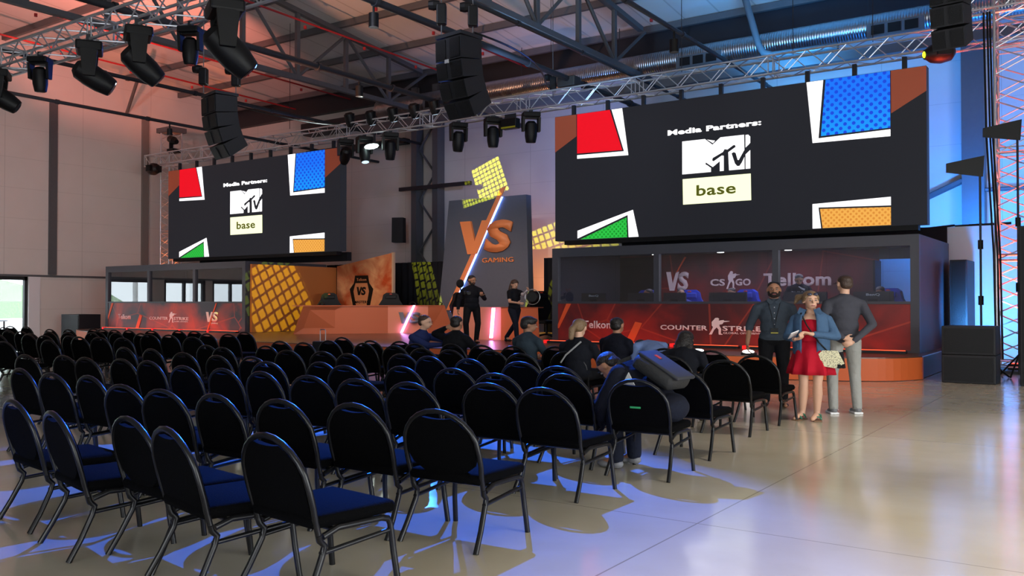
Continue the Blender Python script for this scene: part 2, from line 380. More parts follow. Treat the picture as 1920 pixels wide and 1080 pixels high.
for i, (a, b_) in enumerate(doors):
    f = MB()
    for (p, q) in ((a, a+.12), (b_-.12, b_), ((a+b_)/2-.05, (a+b_)/2+.05)):
        if i == 4 and p > a+.2 and q < b_-.2: continue
        f.box(XL-.2, p, 0, XL-.04, q, zz)
    f.box(XL-.2, a, zz-.14, XL-.04, b_, zz); f.box(XL-.2, a, 0, XL-.04, b_, .1)
    fo = struct(f.obj('door_%d' % (i+1), M_doorframe))
    MB().box(XL-.13, a+.1, .1, XL-.11, b_-.1, zz-.1).obj('pane', M_pane, fo)
# terrace outside the doors: paving, posts, hill
struct(MB().box(XL-14, -4, -.3, XL-.3, 24, -.02).obj('trim_1', mat('terrace_paving', (170, 170, 168), .8)))
for i, y in enumerate((6.5, 10.2, 14.2, 17.4)):
    tag(MB().cyl((XL-3.5, y, 0), (XL-3.1, y+.3, 3.4), .12, n=10).obj('terrace_post', mat('white_post', (215, 218, 220), .5)), '%s slanted white post outside the left glass doors, counted from the left end' % ORD[i], 'post', 'white posts outside the glass doors')
hb = MB(); hb.prism([(-14, 0), (-10, 2.2), (-4, 3.4), (3, 2.8), (9, 4.2), (16, 5.2), (24, 3.8), (34, 4.6), (44, 2.2), (50, 0)], 'x', XL-50, XL-46)
tag(hb.obj('wooded_hill', mat('hill_green', (120, 150, 110), .9, noise=.3)), 'low green wooded hill far outside the left glass doors', 'hill')
st = thing('terrace_table', 'pale grey terrace table standing outside the left glass door', 'table', (XL-1.6, 17.0, 0))
MB().box(-.5, -.8, .70, .5, .8, .76).obj('tabletop', mat('grey_laminate', (150, 156, 165), .5), st)
for sx in (-1, 1):
    for sy in (-1, 1): MB().box(sx*.42-.03, sy*.7-.03, 0, sx*.42+.03, sy*.7+.03, .7).obj('leg', M_dark, st)
# right wall and rear wall, both with wide openings for the daylight
w = MB(); w.box(XR, YR, 4.4, XR+.25, YB, 15); w.box(XR, YR, 0, XR+.25, -1.2, 4.4); w.box(XR, 11.2, 0, XR+.25, YB, 4.4)
struct(w.obj('wall_right', M_wall))
w = MB(); w.box(XL, YR-.25, 4.4, XR, YR, 15); w.box(XL, YR-.25, 0, -4.2, YR, 4.4); w.box(8.2, YR-.25, 0, XR, YR, 4.4)
struct(w.obj('wall_rear', M_wall))
c = MB(); c.prism([(YR-.3, ceil_z(YR-.3)), (YB+.3, ceil_z(YB+.3)), (YB+.3, ceil_z(YB+.3)+.15), (YR-.3, ceil_z(YR-.3)+.15)], 'x', XL-.3, XR+.3)
struct(c.obj('ceiling', M_ceil))
struct(MB().box(XL, 27.7, 9.95, XR, 28, 10.75).obj('trim_2', M_dark))
# plinth-like lower wall lining on the left wall
struct(MB().box(XL, 18.05, 0, XL+.06, 18.5, zz).obj('trim_3', mat('white_paint', (215, 215, 220), .5)))
struct(MB().box(XL, YR, 2.5, XL+.05, YB, 2.58).obj('trim_4', M_steel))
for i, y in enumerate((14.6, 18.98, 23.1)):
    if i == 0: continue
    tag(MB().box(XL, y-.15, 2.6, XL+.12, y+.15, 9.75).obj('wall_column', M_steel if i == 1 else mat('wall_grey_paint', (120, 113, 110), .6)),
        ['', 'grey steel post on the left wall beside the glass doors', 'grey steel post on the left wall behind the left lattice tower'][i], 'column', 'grey posts on the left wall')
# purlins
yy = 27.4; k = 0
while yy > 4:
    z = ceil_z(yy)
    m = MB(); m.box(XL+.05, yy-.07, z-.24, XR-.05, yy+.07, z-.02)
    tag(m.obj('roof_purlin', M_steel), '%s grey roof purlin counted from the stage wall, running along the ceiling' % ORD[k], 'roof beam', 'roof purlins')
    yy -= 2.6; k += 1
# roof trusses running from the stage wall towards the camera
def roof_truss(X, label, n=8):
    t = thing('roof_truss', label, 'roof truss', (X, 0, 0), 0, 'steel roof trusses')
    y0, y1 = 26.6, 8.2
    def top(y): return ceil_z(y)-.42 if y < 19.2 else (ceil_z(19.2)-.42) + (10.5-(ceil_z(19.2)-.42))*(y-19.2)/7.4
    MB().box(-.09, y1, 8.94, .09, y0+.8, 9.10).obj('bottom_chord', M_steel, t)
    m = MB()
    ys = [26.6, 19.2, y1]
    for a, b_ in zip(ys, ys[1:]):
        m.prism([(a, top(a)), (b_, top(b_)), (b_, top(b_)+.16), (a, top(a)+.16)], 'x', -.09, .09)
    m.obj('top_chord', M_steel, t)
    nodes = [26.9, 24.73, 22.5, 20.25, 18.0, 15.75, 13.5, 11.25, 9.0]
    for i, y in enumerate(nodes[1:]):
        MB().box(-.06, y-.07, 9.02, .06, y+.07, top(y)+.1).obj('vertical', M_steel, t)
    for i in range(len(nodes)-1):
        a, b_ = nodes[i], nodes[i+1]
        lo, hi = ((a, b_) if i % 2 == 1 else (b_, a))
        MB().cyl((0, lo, 9.05), (0, hi, top(min(hi, 26.6))+.05), .06, n=6).obj('diagonal', M_steel, t)
    return t
roof_truss(-13.2, 'steel roof truss above the gap right of the hanging centre speaker')
roof_truss(-22.8, 'steel roof truss above the hanging left speaker')
roof_truss(-3.6, 'steel roof truss above the right screen, nearest the right tower')
tag(MB().cyl((-35.95, 22.2, 9.75), (-30.6, 19.6, 10.7), .07, n=6).obj('diagonal_brace', M_steel), 'thin diagonal steel brace between the left wall and the roof', 'beam')
# black pipes and the cans that hang from them
def pipe(x, z, y0, y1, r, label):
    m = MB(); m.cyl((x, y0, z), (x, y1, z), r, n=10)
    k = y0+1
    while k < y1: m.cyl((x, k-.05, z), (x, k+.05, z), r*1.35, n=10); k += 3
    return tag(m.obj('black_pipe', M_dark, smooth=True), label, 'pipe', 'black pipes under the roof')
pipe(-26.3, 7.5, 4, 27.9, .055, 'black pipe under the roof, leftmost of all, ending at the left tower')
pipe(-23.8, 8.0, 4, 27.9, .06, 'black pipe under the roof, running behind the left hanging speaker')
pipe(-18.3, 8.0, 4, 27.9, .09, 'thick black pipe under the roof carrying a cylindrical can lamp')
pipe(-13.3, 8.0, 4, 27.9, .085, 'thick black pipe under the roof passing above the centre speaker')
pipe(-11.6, 8.0, 10, 27.9, .05, 'thin black pipe under the roof, right of the centre speaker')
pipe(-8.8, 8.0, 10, 27.9, .055, 'black pipe under the roof, rightmost of all, above the right screen')
for i, x in enumerate((-31.3, -27.8, -21.6, -18.5, -15.5, -12.0)):
    z = 10.35
    m = MB(); m.cyl((x, 4, 10.75), (x, 27.9, 10.35), .035, n=8)
    for k in range(8): m.cyl((x, 6+k*2.7, 10.62-.05*k), (x, 6+k*2.7, 10.52-.05*k), .05, n=8)
    tag(m.obj('sprinkler_pipe', M_red), '%s thin red sprinkler pipe under the roof, counted from the left wall' % ORD[i], 'pipe', 'red sprinkler pipes')
def can(x, y, z, label, tilt=0, r=.11, h=.3):
    t = thing('can_lamp', label, 'lamp', (x, y, z), 0, 'can lamps on the roof pipes')
    MB().cyl((0, 0, 0), (0, 0, .22), .025, n=8).obj('bracket', M_black, t)
    mt = Matrix.Rotation(tilt, 4, 'Y')
    MB().lathe([(r*.9, -h), (r, -h), (r, 0), (r*.4, .02)], mt, 16).obj('housing', M_black, t, smooth=True)
    MB().lathe([(r*.85, -h-.005), (r*.85, -h+.01)], mt, 16).obj('lens', mat('grey_lens', (110, 112, 115), .2), t)
can(-18.3, 13.9, 7.78, 'tilted black can lamp on the thick pipe beside the left hanging speaker', .9)
can(-13.35, 14.0, 7.75, 'black can lamp on the thick pipe at the top centre of the view')
can(-8.8, 19.5, 7.75, 'black can lamp hanging above the truss between the screens')
can(-23.8, 9.3, 8.6, 'black can lamp at the top left corner of the view')
can(-26.3, 17.8, 7.3, 'small square black can lamp on the leftmost pipe above the tower', 0, .09, .22)
can(-18.3, 18.6, 7.78, 'black can lamp on the thick pipe left of the stage lamps')
# silver duct above the stage with its hangers
t = thing('ventilation_duct', 'round ribbed silver ventilation duct running above the stage truss', 'duct', (0, 26.6, 9.35))
MB().cyl((-25, 0, 0), (3, 0, 0), .36, n=28).obj('duct_body', M_duct, t, smooth=True)
for x in (-21.6, -11.0, -5.2):
    m = MB(); m.box(x-.75, -.42, -.4, x+.75, -.3, -.02); m.obj('outlet', M_steel, t)
    for k in range(3): MB().box(x-.62+k*.44, -.44, -.34, x-.28+k*.44, -.42, -.08).obj('louvre', M_black, t)
for x in (-23, -18, -14, -9.5, -6, -2):
    MB().cyl((x, 0, .3), (x, 0, 1.4), .012, n=6).obj('hanger', M_dark, t)
tag(MB().box(-25, 25.5, 8.25, 3, 25.68, 8.5).obj('steel_beam', M_steel), 'long grey steel beam running just above the stage truss', 'beam')
m = MB(); m.tube([(-9.3, 25.3, 11.0), (-9.0, 25.3, 9.9), (-8.75, 25.3, 9.0), (-8.6, 25.3, 8.75), (-8.35, 25.3, 8.65), (-6.5, 25.3, 8.6)], .1, 10)
tag(m.obj('bent_pipe', M_steel, smooth=True), 'bent blue-lit pipe dropping to the beam above the right screen', 'pipe')
# dark service boxes under the roof at the far left
tag(MB().box(-30.5, 27.3, 9.0, -24.4, 27.995, 9.5).obj('air_unit', M_dark), 'long dark air unit high on the wall above the left screen', 'air unit')
tag(MB().box(-30.5, 27.6, 8.1, -24.6, 27.995, 8.32).obj('cable_tray', M_dark), 'dark cable tray below the air unit above the left screen', 'cable tray')
# lattice columns on the back wall
def lattice_column(x, label, bars=True):
    t = thing('lattice_column', label, 'column', (x, 27.6, 0), 0, 'steel columns on the back wall')
    MB().box(-.7, -.1, 0, -.42, .35, 10.3).obj('flange', M_steel, t)
    MB().box(.42, -.1, 0, .7, .35, 10.3).obj('flange', M_steel, t)
    k = 0; z = .4
    while z < 9.8:
        a, b_ = (-.42, .42) if k % 2 else (.42, -.42)
        MB().cyl((a, .1, z), (b_, .1, z+1.05), .05, n=6).obj('brace', M_steel, t)
        z += 1.05; k += 1
    return t
lattice_column(-23.4, 'dark lattice steel column on the back wall left of the tall logo board')
MB
tag(MB().box(-24.6, 27.3, 6.05, -20.9, 27.42, 6.2).obj('wall_bracket', M_dark), 'dark horizontal bracket across the lattice column', 'bracket')
t = thing('steel_column', 'blue-lit solid steel column right of the right screen', 'column', (-3.45, 27.5, 0), 0, 'steel columns on the back wall')
MB().box(-.28, -.05, 0, .28, .45, 10.3).obj('flange', M_steel, t)
MB().cyl((-.28, .1, 4.9), (-2.6, .3, 3.9), .09, n=6).obj('brace', M_steel, t)
MB().cyl((.28, .1, 4.6), (2.6, .3, 4.6), .06, n=6).obj('brace', M_steel, t)
# wall speaker
t = thing('wall_speaker', 'small black speaker angled on the lattice column left of the tall board', 'speaker', (-24.2, 26.9, 3.9), .4)
MB().prism([(-.22, 0), (.2, 0), (.16, 1.0), (-.2, 1.0)], 'x', -.25, .22).obj('cabinet', M_blk2, t)
MB().box(-.02, .2, .3, .1, .5, .5).obj('bracket', M_black, t)

# ------------------------------------------------------------ stage
def arc_edge(n=40):
    # front edge of the stage, bowed towards the seats
    knots = [(-33.1, 18.5), (-32.3, 18.0), (-29.5, 17.0), (-25, 16.0), (-20, 15.45), (-15.6, 15.3), (-11.6, 15.65), (-7.2, 16.55), (-5.4, 17.0), (-4.3, 17.35), (-3.6, 17.8), (-3.22, 18.5)]
    out = []
    for i in range(len(knots)-1):
        p0 = knots[max(i-1, 0)]; p1 = knots[i]; p2 = knots[i+1]; p3 = knots[min(i+2, len(knots)-1)]
        for k in range(5):
            t = k/5.
            out.append(tuple(.5*((2*p1[j]) + (-p0[j]+p2[j])*t + (2*p0[j]-5*p1[j]+4*p2[j]-p3[j])*t*t + (-p0[j]+3*p1[j]-3*p2[j]+p3[j])*t*t*t) for j in (0, 1)))
    out.append(knots[-1]); return out
E_ = arc_edge()
st = thing('stage', 'low stage with a curved orange front and brown wood-look floor', 'stage', (-18, 20, 0))
loc = lambda pts, d=0: [(x+18, y-20+d) for x, y in pts]
core = loc(E_) + [(14.7, 6.5), (-15.1, 6.5)]
MB().prism(core, 'z', .43, .45).obj('stage_floor', M_stagefloor, st)
m = MB(); pts = loc(E_); inn = loc(E_, .12)
m.prism(pts + inn[::-1], 'z', .01, .43)
m.obj('front_fascia', M_orange, st)
MB().box(14.62, -1.5, .01, 14.74, 6.4, .43).obj('side_fascia', M_black, st)
MB().box(-15.08, -1.5, .01, -14.98, 6.4, .43).obj('side_fascia', M_black, st)
m = MB()
for x in (-14, -8, -2, 4, 10):
    for y in (-2, 2, 5.6): m.box(x, y, 0, x+.1, y+.1, .43)
m.obj('support', M_dark, st)

# ------------------------------------------------------------ graphics
CTPOLY = [(0, 0), (.14, 0), (.26, .27), (.40, .43), (.50, .30), (.50, .05), (.52, 0), (.70, 0), (.70, .04), (.61, .07), (.63, .34), (.54, .52), (.55, .60), (.66, .61), (.72, .66), (.76, .74), (1.06, .79), (1.06, .81), (.78, .82), (.76, .87), (.60, .845), (.52, .83), (.50, .86), (.53, .93), (.46, 1.0), (.33, .99), (.27, .90), (.22, .84), (.14, .74), (.15, .52), (.21, .45), (.14, .27)]
def ctman(x, y, z, w, h, m, parent, name='soldier_emblem'):
    return poly(name, [(x+a*w, z+b_*h) for a, b_ in CTPOLY], y, m, parent)
def vs_logo(x, y, z, w, h, m, parent, th=.01, gap=True):
    # V, S and nothing else; slash is added by the caller
    P = lambda pts: [(x+a*w, z+b_*h) for a, b_ in pts]
    poly('letter_v', P([(0, 1), (.2, 1), (.285, .38), (.44, 1), (.58, 1), (.36, 0), (.15, 0)]), y, m, parent, th)
    text('letter_s', 'S', x+.49*w, y, z, .51*w, h, m, parent, bold=.045, shear=.12, th=th)
def banner_graphics(par, w, y, mslash, mp, right):
    k = w/8.7
    poly('printed_slash', [(.42*k, 1.0), (.56*k, 1.0), (.20*k, .37), (.12*k, .36)], y, mslash, par)
    text('printed_word', 'Telkom', .9*k, y, .38, .86*k, .19, mp, par, bold=.02)
    poly('printed_slash', [(2.36*k, .56), (2.54*k, .53), (2.3*k, .03), (2.08*k, .02)], y, mslash, par)
    text('printed_word', 'COUNTER', 3.02*k, y, .38, 1.18*k, .115, mp, par, bold=.025)
    ctman(4.24*k, y, .29, .46*k, .39, mp, par)
    text('printed_word', 'STRIKE', 4.56*k, y, .38, .9*k, .115, mp, par, bold=.025)
    text('printed_word', 'GLOBAL OFFENSIVE', 4.58*k, y, .31, .86*k, .045, mp, par, bold=.01)
    vs_logo(6.5*k, y, .34, .68*k, .35, mp, par)
    poly('printed_slash', [(7.06*k, 1.0), (7.12*k, 1.0), (6.62*k, .03), (6.55*k, .03)], y, mslash, par)
    text('printed_word', 'GAMING', 6.78*k, y, .27, .40*k, .05, mp, par)

# ------------------------------------------------------------ glass-fronted player booths
def booth(x0, w, label, mban, mural):
    t = thing('player_booth', label, 'booth', (x0, 19.5, .45), 0, 'glass-fronted player booths')
    d = 3.7; H = 2.43
    side = .17; k = w/8.7
    fr = MB()
    fr.box(0, 0, 0, side, .16, H); fr.box(w-side, 0, 0, w, .16, H); fr.box(side, 0, 2.2, w-side, .16, H); fr.box(side, .0, 0, w-side, .1, .05)
    fr.box(side, .0, 1.0, w-side, .2, 1.055)
    for c_ in (2.72*k+.2, 5.68*k+.1): fr.box(c_-.07, .01, 1.05, c_+.07, .15, 2.2)
    fr.obj('frame', mat('booth_grey_frame', (66, 68, 78), .5), t)
    MB().box(side, .02, .05, w-side, .06, 1.0).obj('banner', mban, t)
    g0 = thing('banner_print', '', '', (0, 0, 0)); del g0['label']; del g0['category']; g0.parent = t
    banner_graphics(g0, w, -.005+.01, M_oprint, M_print, True)
    for a, b_ in ((side, 2.72*k+.13), (2.72*k+.27, 5.68*k+.03), (5.68*k+.17, w-side)):
        MB().box(a, .07, 1.055, b_, .08, 2.2).obj('glass_pane', M_glass, t)
    mdk = mat('booth_dark_wall', (58, 62, 72), .55, noise=.06)
    MB().box(0, .16, H-.06, w, d, H).obj('roof', mdk, t)
    MB().box(0, .16, 0, .08, d, H-.06).obj('side_wall', mdk, t)
    MB().box(w-.08, .16, 0, w, d, H-.06).obj('side_wall', mdk, t)
    if mural:
        MB().box(.08, d-.08, 0, w-1.55, d, H-.06).obj('rear_wall', M_mural, t)
        MB().box(w-.55+.2, d-.08, 0, w-.08, d, H-.06).obj('rear_wall', mdk, t)
        MB().box(w-1.55, d-.08, 2.1, w-.35, d, H-.06).obj('lintel', mdk, t)
        MB().box(w-1.55, d-.75, 0, w-1.5, d-.1, 2.05).obj('door_leaf', M_black, t)
        y = d-.095
        vs_logo(1.55, y, 1.36, .68, .53, M_print, t)
        poly('printed_slash', [(2.10, 2.3), (2.16, 2.3), (1.88, 1.86), (1.84, 1.86)], y, M_oprint, t)
        text('printed_word', 'CS', 2.86, y, 1.48, .42, .19, M_print, t, bold=.03)
        ctman(3.32, y, 1.4, .36, .48, M_print, t)
        text('printed_word', 'GO', 3.58, y, 1.48, .42, .19, M_print, t, bold=.03)
        text('printed_word', 'Telkom', 4.35, y, 1.46, 1.75, .34, M_print, t, bold=.03)
        # dark blanking panel on the left part of the rear wall
        MB().box(.1, d-.12, 0, 1.35, d-.085, H-.1).obj('blanking_panel', M_black, t)
    else:
        MB().box(.08, d-.08, 0, w-.08, d, H-.06).obj('rear_wall', mdk, t)
    for i, (a, b_) in enumerate(((1.5, 3.0), (2.7, 1.6), (3.4, 3.0), (5.1, 1.6), (5.2, 3.0), (7.2, 1.9))):
        MB().lathe([(.09, H-.075), (.09, H-.062)], Matrix.Translation((a, b_, 0)), 14).obj('downlight', M_lamp if mural else mat('off_lamp', (120, 120, 120), .3), t)
    # desk inside
    dk = thing('gaming_desk', 'long black desk inside the %s booth behind the banner' % ('right' if mural else 'left'), 'desk', (x0+.3, 19.75, .45))
    MB().box(0, 0, .70, w-.6, .8, .75).obj('desktop', M_black, dk)
    for a in (.1, 2.8, 5.5, w-.8): MB().box(a, .1, 0, a+.06, .7, .70).obj('leg', M_dark, dk)
    return t
BR = booth(-12.24, 8.8, 'right glass-fronted player booth with red printed front, players inside', M_banR, True)
BL = booth(-32.94, 8.44, 'left glass-fronted player booth with charcoal and red front, empty and reflecting windows', M_banL, False)
area('booth_light', (-7.6, 21.3, 2.78), (-7.6, 21.3, 0), (.80, .74, 1.0), 90, 6, 1)
# LED bars along the foot of each booth
def led_bar(x0, x1, y, label, lit=M_ledor):
    t = thing('led_bar', label, 'light bar', (x0, y, .45), 0, 'red LED bars at the foot of the booths')
    MB().box(0, -.09, 0, x1-x0, .06, .05).obj('housing', M_dark, t)
    MB().box(.03, .0, .05, x1-x0-.03, .04, .062).obj('led_strip', lit, t)
    MB().box(-.09, -.1, 0, -.03, .05, .07).obj('connector', mat('red_glow', (60, 10, 10), .5, emit=(255, 30, 30), es=1.5), t)
for i in range(5):
    a = -12.24+.05+i*1.75; led_bar(a, a+1.55, 19.25, '%s red LED bar from the left at the foot of the right booth' % ORD[i])
    a = -32.94+.45+i*1.62; led_bar(a, a+1.45, 19.25, '%s red LED bar from the left at the foot of the left booth' % ORD[i])
area('led_bar_glow', (-7.9, 19.28, .54), (-7.9, 19.6, 1.1), (1, .10, .05), 4, 8.2, .04)
area('led_bar_glow', (-28.4, 19.28, .54), (-28.4, 19.6, 1.1), (1, .10, .05), 9, 7.8, .04)

# ------------------------------------------------------------ LED screens
def screen(x0, label):
    t = thing('led_screen', label, 'screen', (x0, 22, 3.27), 0, 'large LED screens under the stage truss')
    MB().box(0, 0, 0, 10.0, .3, 3.64).obj('cabinet', M_screen, t)
    y = -.012
    def p(n, pts, m): return poly(n, pts, y, m, t, .011)
    p('orange_wing', [(0, 3.63), (.72, 3.63), (.72, 3.0), (0, 2.6)], M_prt)
    p('orange_wing', [(9.24, 3.63), (10.0, 3.63), (10.0, 3.06), (9.24, 2.63)], M_prt)
    p('red_shape', [(.75, 3.63), (1.81, 3.63), (2.2, 2.46), (.75, 2.5)], M_sred)
    p('white_border', [(1.87, 3.63), (2.2, 3.63), (2.39, 2.3), (.75, 2.35), (.75, 2.45), (2.26, 2.42)], M_white)
    p('blue_shape', [(7.75, 3.63), (9.22, 3.63), (9.22, 2.3), (7.63, 2.27)], M_sblue)
    p('white_border', [(7.29, 3.63), (7.69, 3.63), (7.57, 2.22), (9.22, 2.26), (9.22, 2.1), (7.43, 2.12)], M_white)
    p('white_border', [(.76, .27), (2.53, .77), (2.7, .02), (2.4, .02), (2.37, .64), (.76, .05)], M_white)
    p('green_shape', [(.86, .02), (2.33, .57), (2.35, .02)], M_sgreen)
    p('white_border', [(7.42, .62), (9.22, .68), (9.22, .48), (7.56, .53), (7.62, .02), (7.42, .02)], M_white)
    p('orange_shape', [(7.6, .49), (9.22, .44), (9.22, .02), (7.66, .02)], M_sorange)
    text('title_text', 'Media Partners:', 3.58, y, 2.71, 2.57, .145, M_white, t, bold=.04)
    p('logo_block', [(4.0, 2.51), (4.64, 2.51), (4.85, 2.34), (5.07, 2.51), (5.70, 2.51), (5.71, 1.63), (4.0, 1.63)], M_white)
    p('logo_block', [(4.70, 2.49), (4.92, 2.44), (4.86, 2.38)], M_white)
    p('logo_block', [(5.74, 2.5), (5.81, 2.5), (5.86, 2.45), (5.86, 2.28), (5.74, 2.18)], M_white)
    p('logo_block', [(5.74, 2.0), (5.86, 2.1), (5.86, 1.63), (5.74, 1.63)], M_white)
    y2 = y-.006
    def d(n, pts): return poly(n, pts, y2, M_screen, t, .005)
    d('logo_t', [(4.84, 1.93), (4.88, 1.90), (5.10, 2.03), (5.16, 2.02), (5.16, 1.62), (5.30, 1.62), (5.28, 2.10), (5.48, 2.22), (5.46, 2.27), (5.42, 2.27), (5.26, 2.17), (5.18, 2.19), (5.14, 2.12), (4.86, 1.99)])
    d('logo_v', [(5.37, 2.06), (5.43, 2.09), (5.48, 2.06), (5.53, 1.88), (5.56, 1.87), (5.70, 2.10), (5.86, 2.28), (5.86, 2.14), (5.74, 2.0), (5.64, 1.80), (5.58, 1.72), (5.52, 1.72), (5.46, 1.79)])
    d('logo_m', [(4.66, 1.88), (4.68, 1.88), (4.86, 1.75), (5.04, 1.88), (5.05, 1.88), (5.05, 1.62), (5.04, 1.62), (4.81, 1.62), (4.81, 1.74), (4.80, 1.74), (4.66, 1.84)])
    p3 = poly('logo_m_leg', [(4.70, 1.82), (4.79, 1.745), (4.79, 1.63), (4.70, 1.63)], y2-.004, M_white, t, .003)
    p('logo_box', [(4.01, 1.5), (5.87, 1.5), (5.88, .82), (4.02, .82)], M_yelw)
    text('logo_word', 'base', 4.4, y2, 1.02, 1.08, .29, mat('olive_ink', (60, 62, 10), .6, emit=(85, 90, 20), es=.8), t, bold=.02)
    # lower bumper rail and hanging brackets
    MB().box(.3, .02, -.12, 9.8, .28, 0).obj('lower_rail', M_black, t)
    for k in range(9): MB().box(.5+k*1.12, .1, 3.64, .6+k*1.12, .2, 3.94).obj('hanging_bracket', M_dark, t)
    return t
screen(-13.70, 'right giant LED screen above the occupied booth')
screen(-32.55, 'left giant LED screen above the empty booth')
# black cloth below the left screen, and ledge
tag(MB().box(-31.0, 22.4, 2.95, -22.6, 22.6, 3.26).obj('black_skirt', M_drape), 'strip of black cloth hanging under the left screen', 'cloth')
tag(MB().box(-12.2, 23.3, 2.7, -3.5, 23.4, 3.3).obj('black_skirt', M_drape), 'strip of black cloth behind the roof of the right booth', 'cloth')

# ------------------------------------------------------------ drapes, boards, desks
def drape(x0, x1, y, z1, label):
    n = int((x1-x0)/.06); m = MB(); top = []; bot = []
    for i in range(n+1):
        x = x0+(x1-x0)*i/n; yo = .05*math.sin(i*1.25)+.02*math.sin(i*.37)
        top.append(m.bm.verts.new((x, y+yo, z1))); bot.append(m.bm.verts.new((x, y+yo, .46)))
    for i in range(n): m.bm.faces.new((top[i], top[i+1], bot[i+1], bot[i]))
    o = m.obj('drape', M_drape, smooth=80); s_ = o.modifiers.new('s', 'SOLIDIFY'); s_.thickness = .015
    return tag(o, label, 'drape', 'black stage drapes')
drape(-27.0, -20.1, 25.6, 3.0, 'black drape left of the tall logo board')
drape(-16.4, -12.4, 25.6, 3.0, 'black drape right of the tall logo board')
# orange side wing beside the left booth
tag(MB().box(-24.48, 19.68, .46, -24.38, 23.6, 2.78).obj('orange_wing_wall', M_wing), 'plain orange wing wall beside the left booth, lit with yellow squares', 'partition')
# flame banner
t = thing('flame_board', 'orange flame-printed board with a logo shield behind the caster desk', 'board', (-24.25, 23.5, .46))
MB().prism([(0, 0), (2.75, 0), (2.75, 2.78), (0, 2.36)], 'y', 0, .1).obj('printed_panel', M_flame, t)
MB().box(2.75, .0, 0, 2.83, .1, 2.8).obj('edge', mat('pale_edge', (200, 170, 140), .6), t)
c0 = (1.28, -.012)
poly('emblem_shield', [(.95, 2.0), (1.6, 2.0), (1.66, 1.72), (1.86, 1.5), (1.62, .6), (1.4, .35), (1.15, .35), (.92, .6), (.68, 1.5), (.89, 1.72)], -.012, M_black, t)
poly('emblem_field', [(.98, 1.72), (1.57, 1.72), (1.66, 1.42), (1.5, .75), (1.05, .75), (.88, 1.42)], -.02, mat('tan_print', (214, 140, 92), .6), t, .006)
text('emblem_word', 'Telkom', 1.04, -.02, 1.80, .48, .1, mat('tan_print', (214, 140, 92), .6), t, th=.006)
vs_logo(1.05, -.03, 1.28, .46, .3, M_black, t, .008)
text('emblem_word', 'MASTERS', .93, -.03, .98, .7, .1, M_black, t, bold=.02, th=.008)
# tall logo board
t = thing('logo_board', 'tall charcoal board with orange letters and a glowing diagonal strip', 'sign', (-20.55, 24.8, .46))
ox, oz = 20.55, -.46
Q = lambda pts: [(x+ox, z+oz) for x, z in pts]
MB().prism(Q([(-20.5, .46), (-19.93, 5.12), (-16.6, 5.12), (-16.45, .46)]), 'y', 0, .3).obj('panel', M_char, t)
def on_line(z): return -17.55 + (z-5.35)*((-17.40+19.75)/(5.41-1.2))
poly('orange_slash', Q([(on_line(5.4)-.12, 5.4), (on_line(5.4)+.10, 5.45), (on_line(1.2)+.08, 1.2), (on_line(1.2)-.16, 1.2)]), -.04, M_letter, t, .04)
poly('led_strip', Q([(on_line(5.1)+.10, 5.1), (on_line(5.1)+.16, 5.1), (on_line(1.15)+.14, 1.15), (on_line(1.15)+.08, 1.15)]), -.06, M_ledblue, t, .03)
P = Q([(-19.37, 4.33), (-18.90, 4.33), (-18.72, 3.62), (-18.40, 4.33), (-18.02, 4.33), (-18.62, 3.17), (-19.03, 3.17)])
poly('letter_v', P, -.09, M_letter, t, .09)
text('letter_s', 'S', -18.32+ox, -.09, 3.2+oz, 1.2, 1.12, M_letter, t, bold=.05, shear=.15, th=.09)
text('board_word', 'GAMING', -18.42+ox, -.05, 2.86+oz, 1.32, .16, M_letter, t, bold=.0, th=.05)
# caster desk, faceted front
dp = [(-22.1, 19.5), (-21.12, 20.75), (-20.2, 21.9), (-19.3, 22.9), (-18.75, 23.6)]
t = thing('caster_desk', 'long faceted orange caster desk left of the tall logo board', 'desk', (-22.1, 19.5, .45))
import itertools
def facets(t, dp, top, mats, ox, oy, flare0=None, flareN=None):
    for i in range(len(dp)-1):
        a, b_ = V(dp[i]), V(dp[i+1]); d = (b_-a).normalized(); nrm = V((d.y, -d.x))
        ta = a + (flare0 or V((0, 0))) if i == 0 else a; tb = b_ + (flareN or V((0, 0))) if i == len(dp)-2 else b_
        m = MB(); th = -nrm*.06
        vs = []
        for (p, z) in ((a, 0), (b_, 0), (tb, top), (ta, top)):
            vs.append((p.x-ox, p.y-oy, z))
        A = [m.bm.verts.new(v) for v in vs]; B = [m.bm.verts.new((v[0]+th.x, v[1]+th.y, v[2])) for v in vs]
        m.bm.faces.new(A); m.bm.faces.new(B[::-1])
        for k in range(4): m.bm.faces.new((A[k], B[k], B[(k+1) % 4], A[(k+1) % 4]))
        m.obj('front_panel', mats[i], t)
facets(t, dp, .93, [M_orange2, M_orange2, M_salmon, M_orange2], -22.1, 19.5, V((.42, .05)), V((-.25, -.2)))
MB().prism([(.42, .02), (1.0, 1.23), (1.92, 2.37), (2.8, 3.35), (3.1, 3.9), (2.5, 4.4), (.1, 1.6), (-.4, .3)], 'z', .90, .93).obj('desktop', M_orange2, t)
MB().box(.3, .6, 0, .36, 1.0, .9).obj('leg', M_dark, t); MB().box(2.5, 3.8, 0, 2.56, 4.1, .9).obj('leg', M_dark, t)
# logo + glowing slash on the salmon facet (facet direction)
a, b_ = V((dp[2][0]+22.1, dp[2][1]-19.5)), V((dp[3][0]+22.1, dp[3][1]-19.5)); fd = (b_-a).normalized(); fr = math.atan2(fd.y, fd.x)
g0 = bpy.data.objects.new('desk_logo', None); COL.objects.link(g0); g0.parent = t; g0.location = (a.x, a.y, 0); g0.rotation_euler = (0, 0, fr)
vs_logo(.35, -.08, .32, .72, .38, mat('grey_letter', (120, 124, 130), .5), g0, .07)
poly('led_strip', [(.83, .93), (.90, .93), (.48, .02), (.40, .02)], -.12, M_ledpink, g0, .03)
